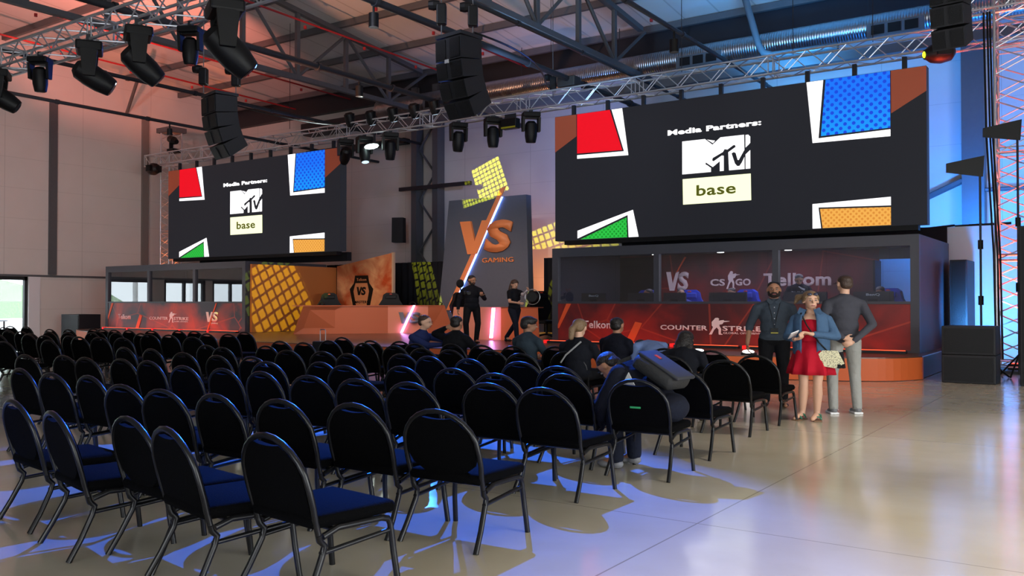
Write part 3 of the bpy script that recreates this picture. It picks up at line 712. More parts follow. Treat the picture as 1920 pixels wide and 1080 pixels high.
# podium
dp = [(-15.5, 19.35), (-14.05, 19.75), (-13.15, 20.3)]
t = thing('podium_desk', 'orange and salmon podium desk in front of the tall logo board', 'desk', (-15.5, 19.35, .45))
facets(t, dp, .90, [M_salmon, M_orange], -15.5, 19.35, V((.08, .05)), V((-.05, 0)))
MB().prism([(.08, .05), (1.45, .4), (2.3, .95), (2.0, 1.7), (1.2, 1.3), (.0, .9)], 'z', .87, .90).obj('desktop', M_orange2, t)
MB().box(1.8, 1.2, 0, 1.86, 1.4, .87).obj('leg', M_dark, t); MB().box(.15, .6, 0, .2, .8, .87).obj('leg', M_dark, t)
poly('led_strip', [(1.30, .88), (1.38, .88), (1.30, .06), (1.22, .06)], .18, M_ledpink, t, .05)
# floor lamps on the stage lip
for i, (x, y) in enumerate(((-7.05, 16.75), (-6.1, 16.98))):
    t = thing('floor_lamp', ['left', 'right'][i]+' small white floor lamp shining on the orange stage edge', 'lamp', (x, y, .45), 0, 'small floor lamps on the stage edge')
    MB().box(-.14, -.06, 0, .14, .08, .05, bev=.01).obj('base', M_black, t)
    MB().ell((0, -.02, .07), (.12, .09, .035)).obj('lens', M_lamp, t, smooth=True)
# suitcase handle on the stage edge
t = thing('trolley_handle', 'pale telescopic luggage handle sticking up at the stage edge', 'luggage handle', (-15.9, 14.95, 0))
MB().box(-.22, -.15, .02, .22, .15, .55, bev=.03).obj('suitcase', M_black, t)
MB().tube([(-.09, 0, .5), (-.09, 0, .80), (-.075, 0, .83), (.075, 0, .83), (.09, 0, .80), (.09, 0, .5)], .011, 8).obj('handle', mat('silver_tube', (190, 190, 195), .3, .9), t)

# ------------------------------------------------------------ aluminium trusses
def box_truss(name, label, a, b_, w, h, step, m=M_alu, r=.028, group='aluminium lighting trusses'):
    a = V(a); b_ = V(b_); d = (b_-a); Ln = d.length; d.normalize()
    if abs(d.z) > .9: s1 = V((1, 0, 0)); s2 = V((0, 1, 0))
    else: s1 = V((0, 1, 0)); s2 = V((0, 0, 1))
    t = thing(name, label, 'truss', a, 0, group)
    C = []
    for i, j in ((-1, -1), (1, -1), (1, 1), (-1, 1)):
        o = s1*w/2*i+s2*h/2*j; C.append(o)
        MB().cyl(o, o+d*Ln, r, n=10).obj('chord', m, t, smooth=True)
    n = max(2, int(round(Ln/step)))
    for q in range(4):
        lat = MB(); p, r_ = C[q], C[(q+1) % 4]
        for k in range(n):
            x0, x1, xm = Ln*k/n, Ln*(k+1)/n, Ln*(k+.5)/n
            lat.cyl(p+d*x0, r_+d*xm, r*.5, n=5); lat.cyl(r_+d*xm, p+d*x1, r*.5, n=5)
            if k % 4 == 0: lat.cyl(p+d*x0, r_+d*x0, r*.55, n=5); lat.cyl(p+d*(x0+.12), r_+d*(x0+.12), r*.55, n=5)
        lat.obj('lacing', m, t)
    return t
box_truss('lighting_truss', 'long aluminium stage truss above the two screens', (-34.2, 22.2, 7.47), (-1.6, 22.2, 7.47), .5, .46, .95)
box_truss('lighting_truss', 'aluminium truss carrying big moving lights at the top left', (-25, 8.9, 6.4), (1.0, 8.9, 6.4), .5, .4, .8)
M_towerR = M_alu
def tower(x, y, z1, label):
    t = box_truss('truss_tower', label, (x, y, .12), (x, y, z1), .6, .6, .55, M_alu, .03, 'aluminium truss towers')
    MB().box(-.6, -.6, -.12, .6, .6, -.06).obj('base_plate', M_dark, t)
    MB().box(-.5, -.4, z1-.12, .5, .4, z1+.08).obj('head_block', M_steel, t)
    return t
tower(-33.7, 22.9, 8.75, 'left truss tower glowing orange beside the left screen')
tower(-1.95, 21.6, 8.6, 'right truss tower glowing red at the right edge')
box_truss('lighting_truss', 'short aluminium cross truss on the right tower', (-3.2, 21.2, 7.9), (1.5, 21.2, 7.9), .4, .4, .8)
def tower_leds(x, y, n, z0, dz, label, m):
    t = thing('tower_uplight', label, 'lamp', (x, y, .02))
    MB().box(-.12, -.12, 0, .12, .12, .16, bev=.02).obj('housing', M_black, t)
    MB().lathe([(.09, .16), (.09, .175)], None, 14).obj('lens', m, t)
tower_leds(-33.7, 22.9, 0, 0, 0, 'small orange uplight inside the left truss tower', M_ledor)
tower_leds(-1.95, 21.6, 0, 0, 0, 'small red uplight inside the right truss tower', M_ledred)
spot('tower_uplight_left', (-33.7, 22.9, .35), (-33.7, 22.9, 9), (1, .2, .05), 3800, 34, .5, .08)
spot('tower_uplight_right', (-1.95, 21.6, .35), (-1.95, 21.6, 9), (1, .07, .03), 14000, 34, .5, .08)

# ------------------------------------------------------------ stage lamps
def moving_head(x, y, z, label, pan=0., tilt=.5, s=1., lens=None, group='moving head stage lights'):
    # hangs from (x,y,z) downwards; head tilted forward/back about local X
    t = thing('moving_head_light', label, 'stage light', (x, y, z), pan, group)
    MB().box(-.05*s, -.05*s, -.06*s, .05*s, .05*s, .1*s).obj('clamp', M_dark, t)
    MB().box(-.26*s, -.2*s, -.2*s, .26*s, .2*s, -.05*s, bev=.03*s).obj('base', M_black, t)
    m = MB()
    m.box(-.27*s, -.09*s, -.24*s, .27*s, .09*s, -.19*s)
    for k in (-1, 1): m.prism([(-.09*s, -.62*s), (.09*s, -.62*s), (.13*s, -.2*s), (-.13*s, -.2*s)], 'x', k*.24*s-.035*s, k*.24*s+.035*s)
    m.obj('yoke', M_black, t)
    mt = Matrix.Translation((0, 0, -.55*s)) @ Matrix.Rotation(tilt, 4, 'X')
    MB().lathe([(.10*s, .24*s), (.17*s, .17*s), (.19*s, 0), (.185*s, -.2*s), (.15*s, -.38*s), (.14*s, -.4*s)], mt, 18).obj('head', M_black, t, smooth=30)
    MB().lathe([(.125*s, -.405*s), (.10*s, -.415*s)], mt, 18).obj('lens', lens or mat('dark_lens', (40, 44, 50), .1), t)
    return t
GL = [(-18.5, 8.66, -.6, 1.0, 1.0, 'brown-lit moving head cut by the left frame edge'),
      (-16.9, 8.66, .6, .1, .72, 'round moving head seen end-on at the top left, second from the left edge'),
      (-15.2, 8.66, -.55, 1.05, 1.1, 'large moving head on the near truss, third from the left edge'),
      (-12.95, 9.15, .5, .0, .7, 'moving head with a red status light on the near truss'),
      (-13.7, 8.66, -.5, .85, 1.1, 'large moving head on the near truss left of the one at the top edge'),
      (-11.4, 8.66, -.5, .8, 1.3, 'largest moving head on the near truss, at the top edge')]
for (x, y, pan, tilt, s_, lb) in GL: moving_head(x, y, 6.17, lb, pan, tilt, s_)
SL = [(-20.2, .15, 'moving head under the stage truss right of the bright flood lamp', None, .4),
      (-22.3, .9, 'tilted moving head under the stage truss beside the left screen', None, .5),
      (-21.4, -.3, 'moving head with a pale lens just left of the bright flood lamp', M_lensw, .6),
      (-17.3, .2, 'moving head with a tiny yellow light above the tall logo board', M_yel, .5),
      (-15.95, .0, 'round moving head under the truss, right of the yellow-dot one', None, .4),
      (-14.55, .1, 'moving head under the truss nearest the right screen', None, .3)]
for x, tl, lb, ln, pn in SL:
    moving_head(x, 22.0, 7.2, lb, pn+.5, tl, 1.0, None if ln is M_yel else ln)
for i, (x, z) in enumerate(((-21.9, 8.0), (-20.9, 7.95), (-19.9, 7.95), (-18.95, 7.95), (-18.1, 7.98), (-17.5, 8.0))):
    t = thing('profile_spot', '%s small black spot from the left standing on the stage truss' % ORD[i], 'stage light', (x-.2, 22.0, z-.1), 0, 'small spots standing along the truss')
    MB().cyl((0, 0, 0), (0, 0, .08), .03, n=8).obj('clamp', M_dark, t)
    mt = Matrix.Translation((0, 0, -.05)) @ Matrix.Rotation(.35, 4, 'X')
    MB().lathe([(.1, .22), (.17, .16), (.17, -.12), (.14, -.26), (.13, -.27)], mt, 16).obj('housing', M_black, t, smooth=30)
    MB().lathe([(.11, -.275), (.08, -.285)], mt, 16).obj('lens', M_lensw if i in (1, 2, 3, 4) else mat('dark_lens', (40, 44, 50), .1), t)
    MB().box(-.2, -.03, -.1, .2, .03, .12).obj('bracket', M_black, t)
t = thing('flood_lamp', 'glowing white flood lamp under the stage truss right of the left screen', 'stage light', (-20.95, 22.0, 7.0))
MB().box(-.36, -.12, -.26, .36, .15, -.1, bev=.03).obj('housing', M_black, t)
MB().ell((0, -.12, -.24), (.33, .08, .09)).obj('lens', M_lampc, t, smooth=True)
MB().box(-.03, 0, -.1, .03, .05, .2).obj('clamp', M_dark, t)
spot('flood_light', (-20.95, 21.7, 6.6), (-12, 6, 0), (.85, 1, .95), 260, 80, .8, .2)
t = thing('panel_lamp', 'rectangular black lamp with a yellow lower edge under the truss', 'stage light', (-15.3, 22.0, 7.1))
MB().box(-.28, -.12, -.36, .28, .12, -.05, bev=.02).obj('housing', M_black, t); MB().box(-.26, -.125, -.35, .26, -.12, -.30).obj('lens', mat('yellow_glass', (150, 145, 30), .3), t)
MB().box(-.2, -.02, -.05, .2, .02, .1).obj('clamp', M_dark, t)
def beam_head(x, y, z, rz, label):
    t = thing('beam_light', label, 'stage light', (x, y, z), rz, 'yellow beam lights at the truss ends')
    MB().box(-.1, -.1, 0, .1, .1, .25).obj('clamp', M_dark, t)
    mt = Matrix.Rotation(PI/2+.1, 4, 'Y')
    MB().lathe([(.1, -.3), (.2, -.22), (.24, 0), (.2, .2), (.12, .3), (.11, .34)], mt, 16).obj('head', M_black, t, smooth=30)
    MB().lathe([(.07, .342), (.05, .36)], mt, 14).obj('lens', M_yel, t)
    m = MB(); m.box(-.14, -.28, -.1, .14, -.22, .14); m.box(-.14, .22, -.1, .14, .28, .14); m.box(-.14, -.28, .12, .14, .28, .16); m.obj('yoke', M_black, t)
beam_head(-3.35, 21.6, 7.05, PI+.5, 'beam light shining yellow at the right end of the stage truss')
beam_head(-33.3, 21.8, 7.02, PI, 'beam light shining yellow at the left truss tower')
t = thing('moving_head_light', 'moving head standing on the left end of the stage truss', 'stage light', (-32.5, 22.2, 8.35), 0, 'moving head stage lights')
MB().box(-.2, -.2, -.66, .2, .2, -.5).obj('base', M_black, t); MB().box(-.22, -.08, -.5, -.16, .08, .0).obj('yoke', M_black, t)
MB().lathe([(.1, -.2), (.17, 0), (.14, .3)], Matrix.Translation((0, 0, -.15)) @ Matrix.Rotation(-1.2, 4, 'Y'), 14).obj('head', M_black, t)

# yellow gobo projectors (square pattern)
def gobo(loc, tgt, power, angle, cells, quad, fill=.36, roll=0., col=(.85, .85, .02)):
    o = spot('gobo_projector', loc, tgt, (1, 1, 1), power, angle, .02, .01)
    if roll: o.rotation_euler = ((V(tgt)-V(loc)).to_track_quat('-Z', 'Y') @ Euler((0, 0, roll)).to_quaternion()).to_euler()
    d = o.data; d.color = col; d.use_nodes = True; nt = d.node_tree; N = nt.nodes; L = nt.links
    em = N['Emission']
    tc = N.new('ShaderNodeTexCoord'); s = N.new('ShaderNodeSeparateXYZ'); L.new(tc.outputs['Normal'], s.inputs[0])
    def M(op, a, b_=None, c=None):
        n = N.new('ShaderNodeMath'); n.operation = op
        for i, q in enumerate((a, b_, c)):
            if q is None: continue
            if isinstance(q, (int, float)): n.inputs[i].default_value = q
            else: L.new(q, n.inputs[i])
        return n.outputs[0]
    u = M('DIVIDE', s.outputs['X'], s.outputs['Z']); v = M('DIVIDE', s.outputs['Y'], s.outputs['Z'])
    c = cells
    fu = M('ABSOLUTE', M('SUBTRACT', M('FRACT', M('ADD', M('MULTIPLY', u, c), 50.)), .5))
    fv = M('ABSOLUTE', M('SUBTRACT', M('FRACT', M('ADD', M('MULTIPLY', v, c), 50.)), .5))
    inside = M('LESS_THAN', M('MAXIMUM', fu, fv), fill)
    q = quad
    m1 = M('LESS_THAN', M('ABSOLUTE', u), q[0]); m2 = M('LESS_THAN', M('ABSOLUTE', v), q[1])
    L.new(M('MULTIPLY', M('MULTIPLY', inside, m1), m2), em.inputs['Strength'])
    return o
gobo((-21.6, 22.1, 6.9), (-20.5, 27.9, 6.3), 3600, 40, 34, (.12, .115), .39, .35)
gobo((-20.0, 22.3, 6.7), (-17.0, 27.9, 3.75), 2400, 50, 26, (.24, .11), .39, .45)
gobo((-15.5, 18.8, 6.7), (-24.4, 20.75, 1.65), 4200, 40, 32, (.13, .12), .38, .55, (.75, 1.0, .02))
gobo((-19.6, 22.3, 6.7), (-21.55, 25.5, 2.0), 8000, 50, 30, (.06, .3), .38, .30)
gobo((-16.5, 22.1, 6.9), (-15.4, 25.5, 1.9), 9000, 50, 30, (.12, .3), .38, -.2)

# ------------------------------------------------------------ hanging speaker arrays
def line_array(x, y, z, rz, n, w, label, s=1.):
    t = thing('line_array_speaker', label, 'speaker', (x, y, z), rz, 'hanging speaker arrays')
    MB().box(-w/2, -.32*s, 0, w/2, .32*s, .07).obj('rigging_frame', M_dark, t)
    # side profile: boxes curve forward (local -Y is the front)
    p = V((0, -.02)); ang = 0.; hh = .36*s
    for k in range(n):
        ang = math.radians((2, 9, 20, 31)[k])
        f = V((-math.cos(ang), -math.sin(ang)))   # front direction in (y,z)
        dn = V((math.sin(ang), -math.cos(ang)))
        dn = V((math.sin(ang)*1.0, -math.cos(ang)))
        hk = hh*(1.25 if k == 0 else 1)
        a = p + f*.32*s; b_ = p - f*.28*s; c = b_ + dn*hk*.86; d = a + dn*hk
        MB().prism([(a.x, a.y), (b_.x, b_.y), (c.x, c.y), (d.x, d.y)], 'x', -w/2, w/2).obj('cabinet', M_blk2, t)
        for sx in (-1, 1):
            gx0 = sx*w*.27-w*.19; gx1 = sx*w*.27+w*.19
            q = [a+dn*.03+f*.002, a+dn*(hk-.03)+f*.002, a+dn*(hk-.03)+f*.02, a+dn*.03+f*.02]
            MB().prism([(v.x, v.y) for v in q], 'x', gx0, gx1).obj('grille', M_grille, t)
        p = p + dn*hk*.97
    return t
line_array(-18.6, 14.0, 6.62, -.2, 4, .8, 'left hanging curved black speaker array', .95)
centre_array = line_array(-11.0, 14.0, 6.78, -.12, 4, .72, 'centre hanging curved black speaker array with a small white badge', .98)
line_array(-2.32, 16.0, 6.75, -.1, 3, .5, 'right hanging black speaker array at the top right corner', .9)
MB().box(-.05, -.012, -.035, .05, .01, .035).obj('badge', mat('badge_white', (180, 182, 186), .5), centre_array, (.06, -.40, -.53))
def hoist(x, y, z, ztop, label):
    t = thing('chain_hoist', label, 'chain hoist', (x, y, z), .6, 'chain hoists above the speakers')
    MB().box(-.1, -.1, 0, .1, .1, .42, bev=.03).obj('motor', M_black, t)
    MB().lathe([(.09, -.1), (.11, 0), (.09, .12)], Matrix.Translation((-.16, 0, .4)) @ Matrix.Rotation(PI/2, 4, 'Y'), 10).obj('chain_bag', M_black, t)
    MB().cyl((0, 0, .4), (0, 0, ztop-z), .012, n=6).obj('chain', M_steel, t)
    MB().cyl((0, 0, -.2), (0, 0, 0), .012, n=6).obj('hook', M_steel, t)
for i, (x, y, z, lb) in enumerate(((-18.85, 13.7, 6.9, 'left chain hoist above the left speaker array'), (-18.3, 14.25, 6.9, 'right chain hoist above the left speaker array'),
        (-11.25, 13.75, 7.06, 'left chain hoist above the centre speaker array'), (-10.8, 14.2, 7.06, 'right chain hoist above the centre speaker array'))):
    hoist(x, y, z, ceil_z(y)-.3, lb)
hoist(-13.9, 22.2, 7.75, 10.8, 'chain hoist with orange cover on the stage truss between board and right screen')
tag(MB().box(-.35, -.2, 0, .25, .2, .3, bev=.04).obj('cable_box', mat('dusty_black', (40, 36, 32), .6), None, (-13.3, 22.2, 7.78)), 'black cable box sitting on the stage truss beside the hoist', 'box')
for i, (pts, lb) in enumerate((([(-10.7, 14.1, 6.9), (-10.4, 16.5, 6.9), (-12.6, 19.5, 7.4), (-13.9, 22, 7.8)], 'black cable drooping from the centre speaker to the stage truss'),
        ([(-18.2, 14.2, 6.4), (-18.6, 17, 6.4), (-21, 20.5, 7.2), (-22.5, 22, 7.8)], 'thin black cable drooping from the left speaker to the stage truss'))):
    P_ = [V(p) for p in pts]; path = []
    for k in range(25):
        u = k/24.; path.append(P_[0]*(1-u)**3+P_[1]*3*u*(1-u)**2+P_[2]*3*u*u*(1-u)+P_[3]*u**3)
    tag(MB().tube(path, .022, 6).obj('hanging_cable', M_black), lb, 'cable')
for i, (x, y, z0) in enumerate(((-17.2, 21.0, 7.7), (-24.6, 21.5, 7.7), (-9.8, 22.2, 7.7), (-15.1, 24, 9.5), (-6.8, 22.2, 7.7), (-4.9, 22.2, 7.7))):
    tag(MB().cyl((x, y, z0), (x, y, ceil_z(y)), .01, n=5).obj('hanging_wire', M_dark), '%s thin steel wire from the left dropping from the roof to the stage truss' % ORD[[1, 0, 3, 2, 4, 5][i]], 'wire', 'roof wires')

# ------------------------------------------------------------ right-hand stack: subs, cabinets, stands
def cabinet(x0, x1, y0, y1, z0, z1, name, label, cat):
    t = thing(name, label, cat, ((x0+x1)/2, (y0+y1)/2, z0)); w = (x1-x0)/2; d = (y1-y0)/2; h = z1-z0
    MB().box(-w, -d, 0, w, d, h, bev=.015).obj('cabinet', M_blk2, t)
    MB().box(-w+.04, -d-.015, .04, w-.04, -d, h-.04).obj('grille', M_grille, t)
    return t
cabinet(-2.82, -1.93, 18.1, 18.85, .0, .52, 'subwoofer', 'lower black subwoofer on the floor right of the stage', 'speaker')
cabinet(-2.82, -1.93, 18.1, 18.85, .525, 1.05, 'subwoofer', 'upper black subwoofer stacked right of the stage', 'speaker')
cabinet(-1.55, -.7, 18.1, 18.9, 0, 2.85, 'black_cabinet', 'tall black cabinet cut by the right frame edge', 'cabinet')
cabinet(-3.28, -2.92, 22.2, 23.4, .0, 2.45, 'black_flat', 'tall black flat behind the right booth corner', 'partition')
tag(MB().box(-3.6, 23.8, 0, -2.05, 24.0, 3.32).obj('white_panel', mat('white_partition', (190, 200, 215), .6)), 'large pale partition lit blue behind the right booth', 'partition')
tag(MB().box(-4.25, 23.5, 0, -3.75, 23.8, 3.15).obj('flight_case', M_dark), 'dark tall case behind the right booth beside the pale partition', 'case')
m = MB()
tag(m.cyl((-3.4, 23.9, 3.34), (-2.2, 23.9, 3.36), .03, n=6).tube([(-4.6, 23.9, 3.35), (-4.0, 23.7, 3.3), (-3.4, 23.85, 3.36)], .03, 6).obj('cable_bundle', M_black), 'black cable bundle lying on top of the pale partition', 'cable')
def antenna(x, y, z, rz, label):
    t = thing('antenna_stand', label, 'antenna', (x, y, 0), rz, 'paddle antennas on stands')
    MB().cyl((0, 0, .05), (0, 0, z), .022, n=8).obj('pole', M_dark, t)
    for z_ in (z*.35, z*.62): MB().cyl((0, 0, z_), (0, 0, z_+.18), .05, n=8).obj('clamp', M_black, t)
    for a in (0, 2.09, 4.19): MB().cyl((0, 0, .45), (.5*math.cos(a), .5*math.sin(a), .02), .018, n=6).obj('leg', M_black, t)
    MB().prism([(-.62, .16), (-.62, -.02), (.05, -.12), (.08, .3)], 'y', -.02, .02).obj('paddle', M_black, t, (0, 0, z))
antenna(-2.35, 19.7, 4.1, .4, 'black paddle antenna on a stand in front of the blue column')
antenna(-1.75, 20.3, 4.85, .3, 'black paddle antenna in front of the red-lit right tower')
for i, x in enumerate((-2.45, -2.38, -2.33)):
    tag(MB().tube([(x, 21.3, 7.7), (x+.05, 21.2, 5), (x+.18, 21.1, 2.5), (x+.22, 21.0, .3)], .022, 6).obj('hanging_cable', M_black), ['left', 'middle', 'right'][i]+' black cable running down beside the right tower', 'cable', 'cables beside the right tower')
t = thing('cable_stand', 'dark folded light stand on the floor behind the subwoofers', 'stand', (-2.62, 19.6, 0))
for a in (0.3, 2.3, 4.4): MB().cyl((0, 0, .4), (.55*math.cos(a), .55*math.sin(a), .02), .02, n=6).obj('leg', M_black, t)
MB().cyl((0, 0, .3), (0, 0, .6), .025, n=6).obj('pole', M_black, t)
cabinet(-34.9, -33.6, 18.8, 19.7, 0, 1.0, 'subwoofer', 'black subwoofer on the floor left of the left booth', 'speaker')
tag(MB().box(-33.4, 20.4, 0, -33.0, 20.5, 2.7).obj('black_flat', M_drape), 'narrow black flat beside the left booth', 'partition')

# ------------------------------------------------------------ equipment in the booths
def monitor(x, y, z, w, label, brand=False, rz=0):
    t = thing('monitor', label, 'monitor', (x, y, z), rz, 'monitors on the booth desk')
    MB().box(-.16, -.1, 0, .16, .12, .02).obj('stand_base', M_black, t)
    MB().box(-.04, -.02, .02, .04, .02, .3).obj('stand_neck', M_black, t)
    MB().prism([(-w/2, .14), (w/2, .14), (w/2*.96, .52), (-w/2*.96, .52)], 'y', -.03, .03).obj('panel', mat('monitor_back', (36, 42, 52), .4), t)
    MB().box(-.1, -.045, .24, .1, -.03, .36).obj('vent_cap', M_black, t)
    if brand: text('brand_word', 'BenQ', -.14, -.04, .42, .28, .06, mat('pale_letter', (205, 215, 230), .5), t, bold=.02)
for i, (x, b_) in enumerate(((-11.3, True), (-9.95, False), (-9.05, False), (-7.7, False), (-5.9, False), (-4.45, True))):
    monitor(x, 20.05, 1.2, [.75, .75, .6, .95, 1.0, .85][i], '%s monitor from the left on the right booth desk' % ORD[i], b_)
def gaming_chair(x, y, z, rz, label, shell, accent):
    t = thing('gaming_chair', label, 'chair', (x, y, z), rz, 'high-backed gaming chairs')
    MB().cyl((0, 0, .08), (0, 0, .42), .035, n=10).obj('gas_lift', M_dark, t)
    for k in range(5):
        a = k*2*PI/5; MB().cyl((0, 0, .12), (.36*math.cos(a), .36*math.sin(a), .06), .025, n=6).obj('leg', M_dark, t)
    MB().box(-.32, -.3, .42, .32, .32, .52, bev=.04).obj('seat', shell, t)
    # wing-shaped back
    m = MB(); m.prism([(-.22, .5), (.22, .5), (.38, .76), (.43, .92), (.30, 1.12), (.26, 1.29), (.16, 1.36), (-.16, 1.36), (-.26, 1.29), (-.30, 1.12), (-.43, .92), (-.38, .76)], 'y', -.38, -.24)
    m.obj('backrest', shell, t)
    MB().box(-.19, -.24, 1.15, .19, -.19, 1.28, bev=.02).obj('headrest', shell, t)
    MB().prism([(-.05, 1.3), (.05, 1.3), (.03, 1.33), (-.03, 1.33)], 'y', -.235, -.2).obj('badge', accent, t)
    for sx in (-1, 1): MB().box(sx*.36-.04, -.2, .66, sx*.36+.04, .12, .70, bev=.01).obj('armrest', M_black, t)
M_gblack = mat('gaming_black_leather', (12, 11, 12), .5, spec=.3); M_gblue = mat('gaming_blue_leather', (30, 62, 190), .5)
M_ored = mat('accent_red', (190, 60, 40), .5)
gaming_chair(-23.0, 21.9, .45, PI+.75, 'black gaming chair behind the left end of the caster desk', M_gblack, M_ored)
gaming_chair(-20.85, 22.75, .45, PI+.75, 'black gaming chair in front of the flame board', M_gblack, M_ored)
gaming_chair(-17.9, 23.2, .45, PI+1.4, 'black gaming chair turned sideways beside the tall logo board', M_gblack, M_ored)
gaming_chair(-13.75, 21.6, .45, PI+1.3, 'black gaming chair with red trim beside the right booth', M_gblack, M_ored)
for i, x in enumerate((-10.6, -9.25, -7.85, -6.35, -4.5)):
    gaming_chair(x, 21.3, .45, PI+(.25 if i % 2 else -.2), '%s blue gaming chair from the left inside the right booth' % ORD[i], M_gblue if i != 3 else M_gblue, M_ored)
gaming_chair(-8.7, 22.3, .45, PI-.3, 'empty dark red gaming chair inside the right booth', mat('gaming_red_leather', (120, 32, 28), .5), M_ored)
for i, (x, y) in enumerate(((-22.15, 20.3), (-20.35, 22.75), (-19.55, 23.2))):
    t = thing('headset', ['headset lying on the left end of the caster desk', 'headset lying on the caster desk in front of the drape', 'headset lying at the right end of the caster desk'][i], 'headset', (x+.35, y+.15, 1.38), .4*i, 'headsets on the caster desk')
    MB().tube([(.1*math.cos(a), .02*math.sin(a), .04+.07*math.sin(a)) for a in [PI*k/10 for k in range(11)]], .012, 6).obj('headband', M_black, t)
    for sx in (-1, 1): MB().ell((sx*.1, 0, .04), (.025, .045, .04)).obj('ear_cup', M_black, t)

# ------------------------------------------------------------ banquet chairs
def make_chair(kind):
    t = thing('banquet_chair', 'x', 'chair')
    M_ = M_frame; R = .0165
    m = MB(); m.box(-.275, -.24, .385, .275, .30, .455, bev=.03)
    m.obj('seat', M_fabric, t, smooth=60)
    # back hoop: leans back, arched top
    def by(z): return -.215 - (z-.42)*.27
    hw = .275; pts = []
    for z in (.36, .42, .50, .58): pts.append((-hw+.01*(z < .45), by(z), z))
    for k in range(1, 12):
        a = PI - PI*k/12; z = .60 + .235*math.sin(a); pts.append((hw*math.cos(a), by(z), z))
    for z in (.58, .50, .42, .36): pts.append((hw-.01*(z < .45), by(z), z))
    MB().tube(pts, R, 8).obj('back_frame', M_, t, smooth=60)
    # padded back; thin crescent gap below the hoop is the hand hole
    hw2 = hw-.022
    if kind == 0:      # pad reaches straight down to the seat
        prof = [(-hw2, .43), (-hw2, .60)]
    else:              # oval pad
        prof = [(-.06, .435), (-.15, .455), (-.22, .50), (-hw2, .565), (-hw2, .61)]
    arch = []
    for k in range(1, 14):
        a = PI-PI*k/14; x = hw2*math.cos(a); z = .60+.218*math.sin(a)
        dip = max(0, 1-(abs(x)/.115)**2)*.035
        arch.append((x, z-dip))
    prof = prof + arch + [(-x, z) for x, z in prof[::-1]]
    m = MB(); fr = []; bk = []
    for (x, z) in prof:
        fr.append(m.bm.verts.new((x, by(z)+.028, z))); bk.append(m.bm.verts.new((x, by(z)-.012, z)))
    m.bm.faces.new(fr); m.bm.faces.new(bk[::-1]); n = len(fr)
    for i in range(n): m.bm.faces.new((fr[i], bk[i], bk[(i+1) % n], fr[(i+1) % n]))
    m.obj('backrest', M_fabric, t)
    for sx in (-1, 1):
        x = sx*.262
        # front leg curves into the side rail, rear leg splays back from the seat joint
        MB().tube([(x, -.17, .345), (x, -.08, .375), (x, .2, .372), (x, .245, .36), (x, .262, .33), (sx*.275, .275, .18), (sx*.285, .30, .0)], R*1.05, 8).obj('leg', M_, t, smooth=60)
        MB().tube([(sx*.266, by(.36), .36), (x, -.19, .33), (x, -.16, .30), (x, -.175, .25), (sx*.275, -.24, .12), (sx*.285, -.31, .0)], R*1.05, 8).obj('leg', M_, t, smooth=60)
        MB().cyl((x, -.185, .265), (x, .265, .30), R*.8, n=8).obj('side_stretcher', M_, t, smooth=60)
    MB().cyl((-.26, -.1, .37), (.26, -.1, .37), R*.8, n=8).obj('cross_bar', M_, t, smooth=60)
    return t
CH = [make_chair(0), make_chair(1)]
USED = [False, False]
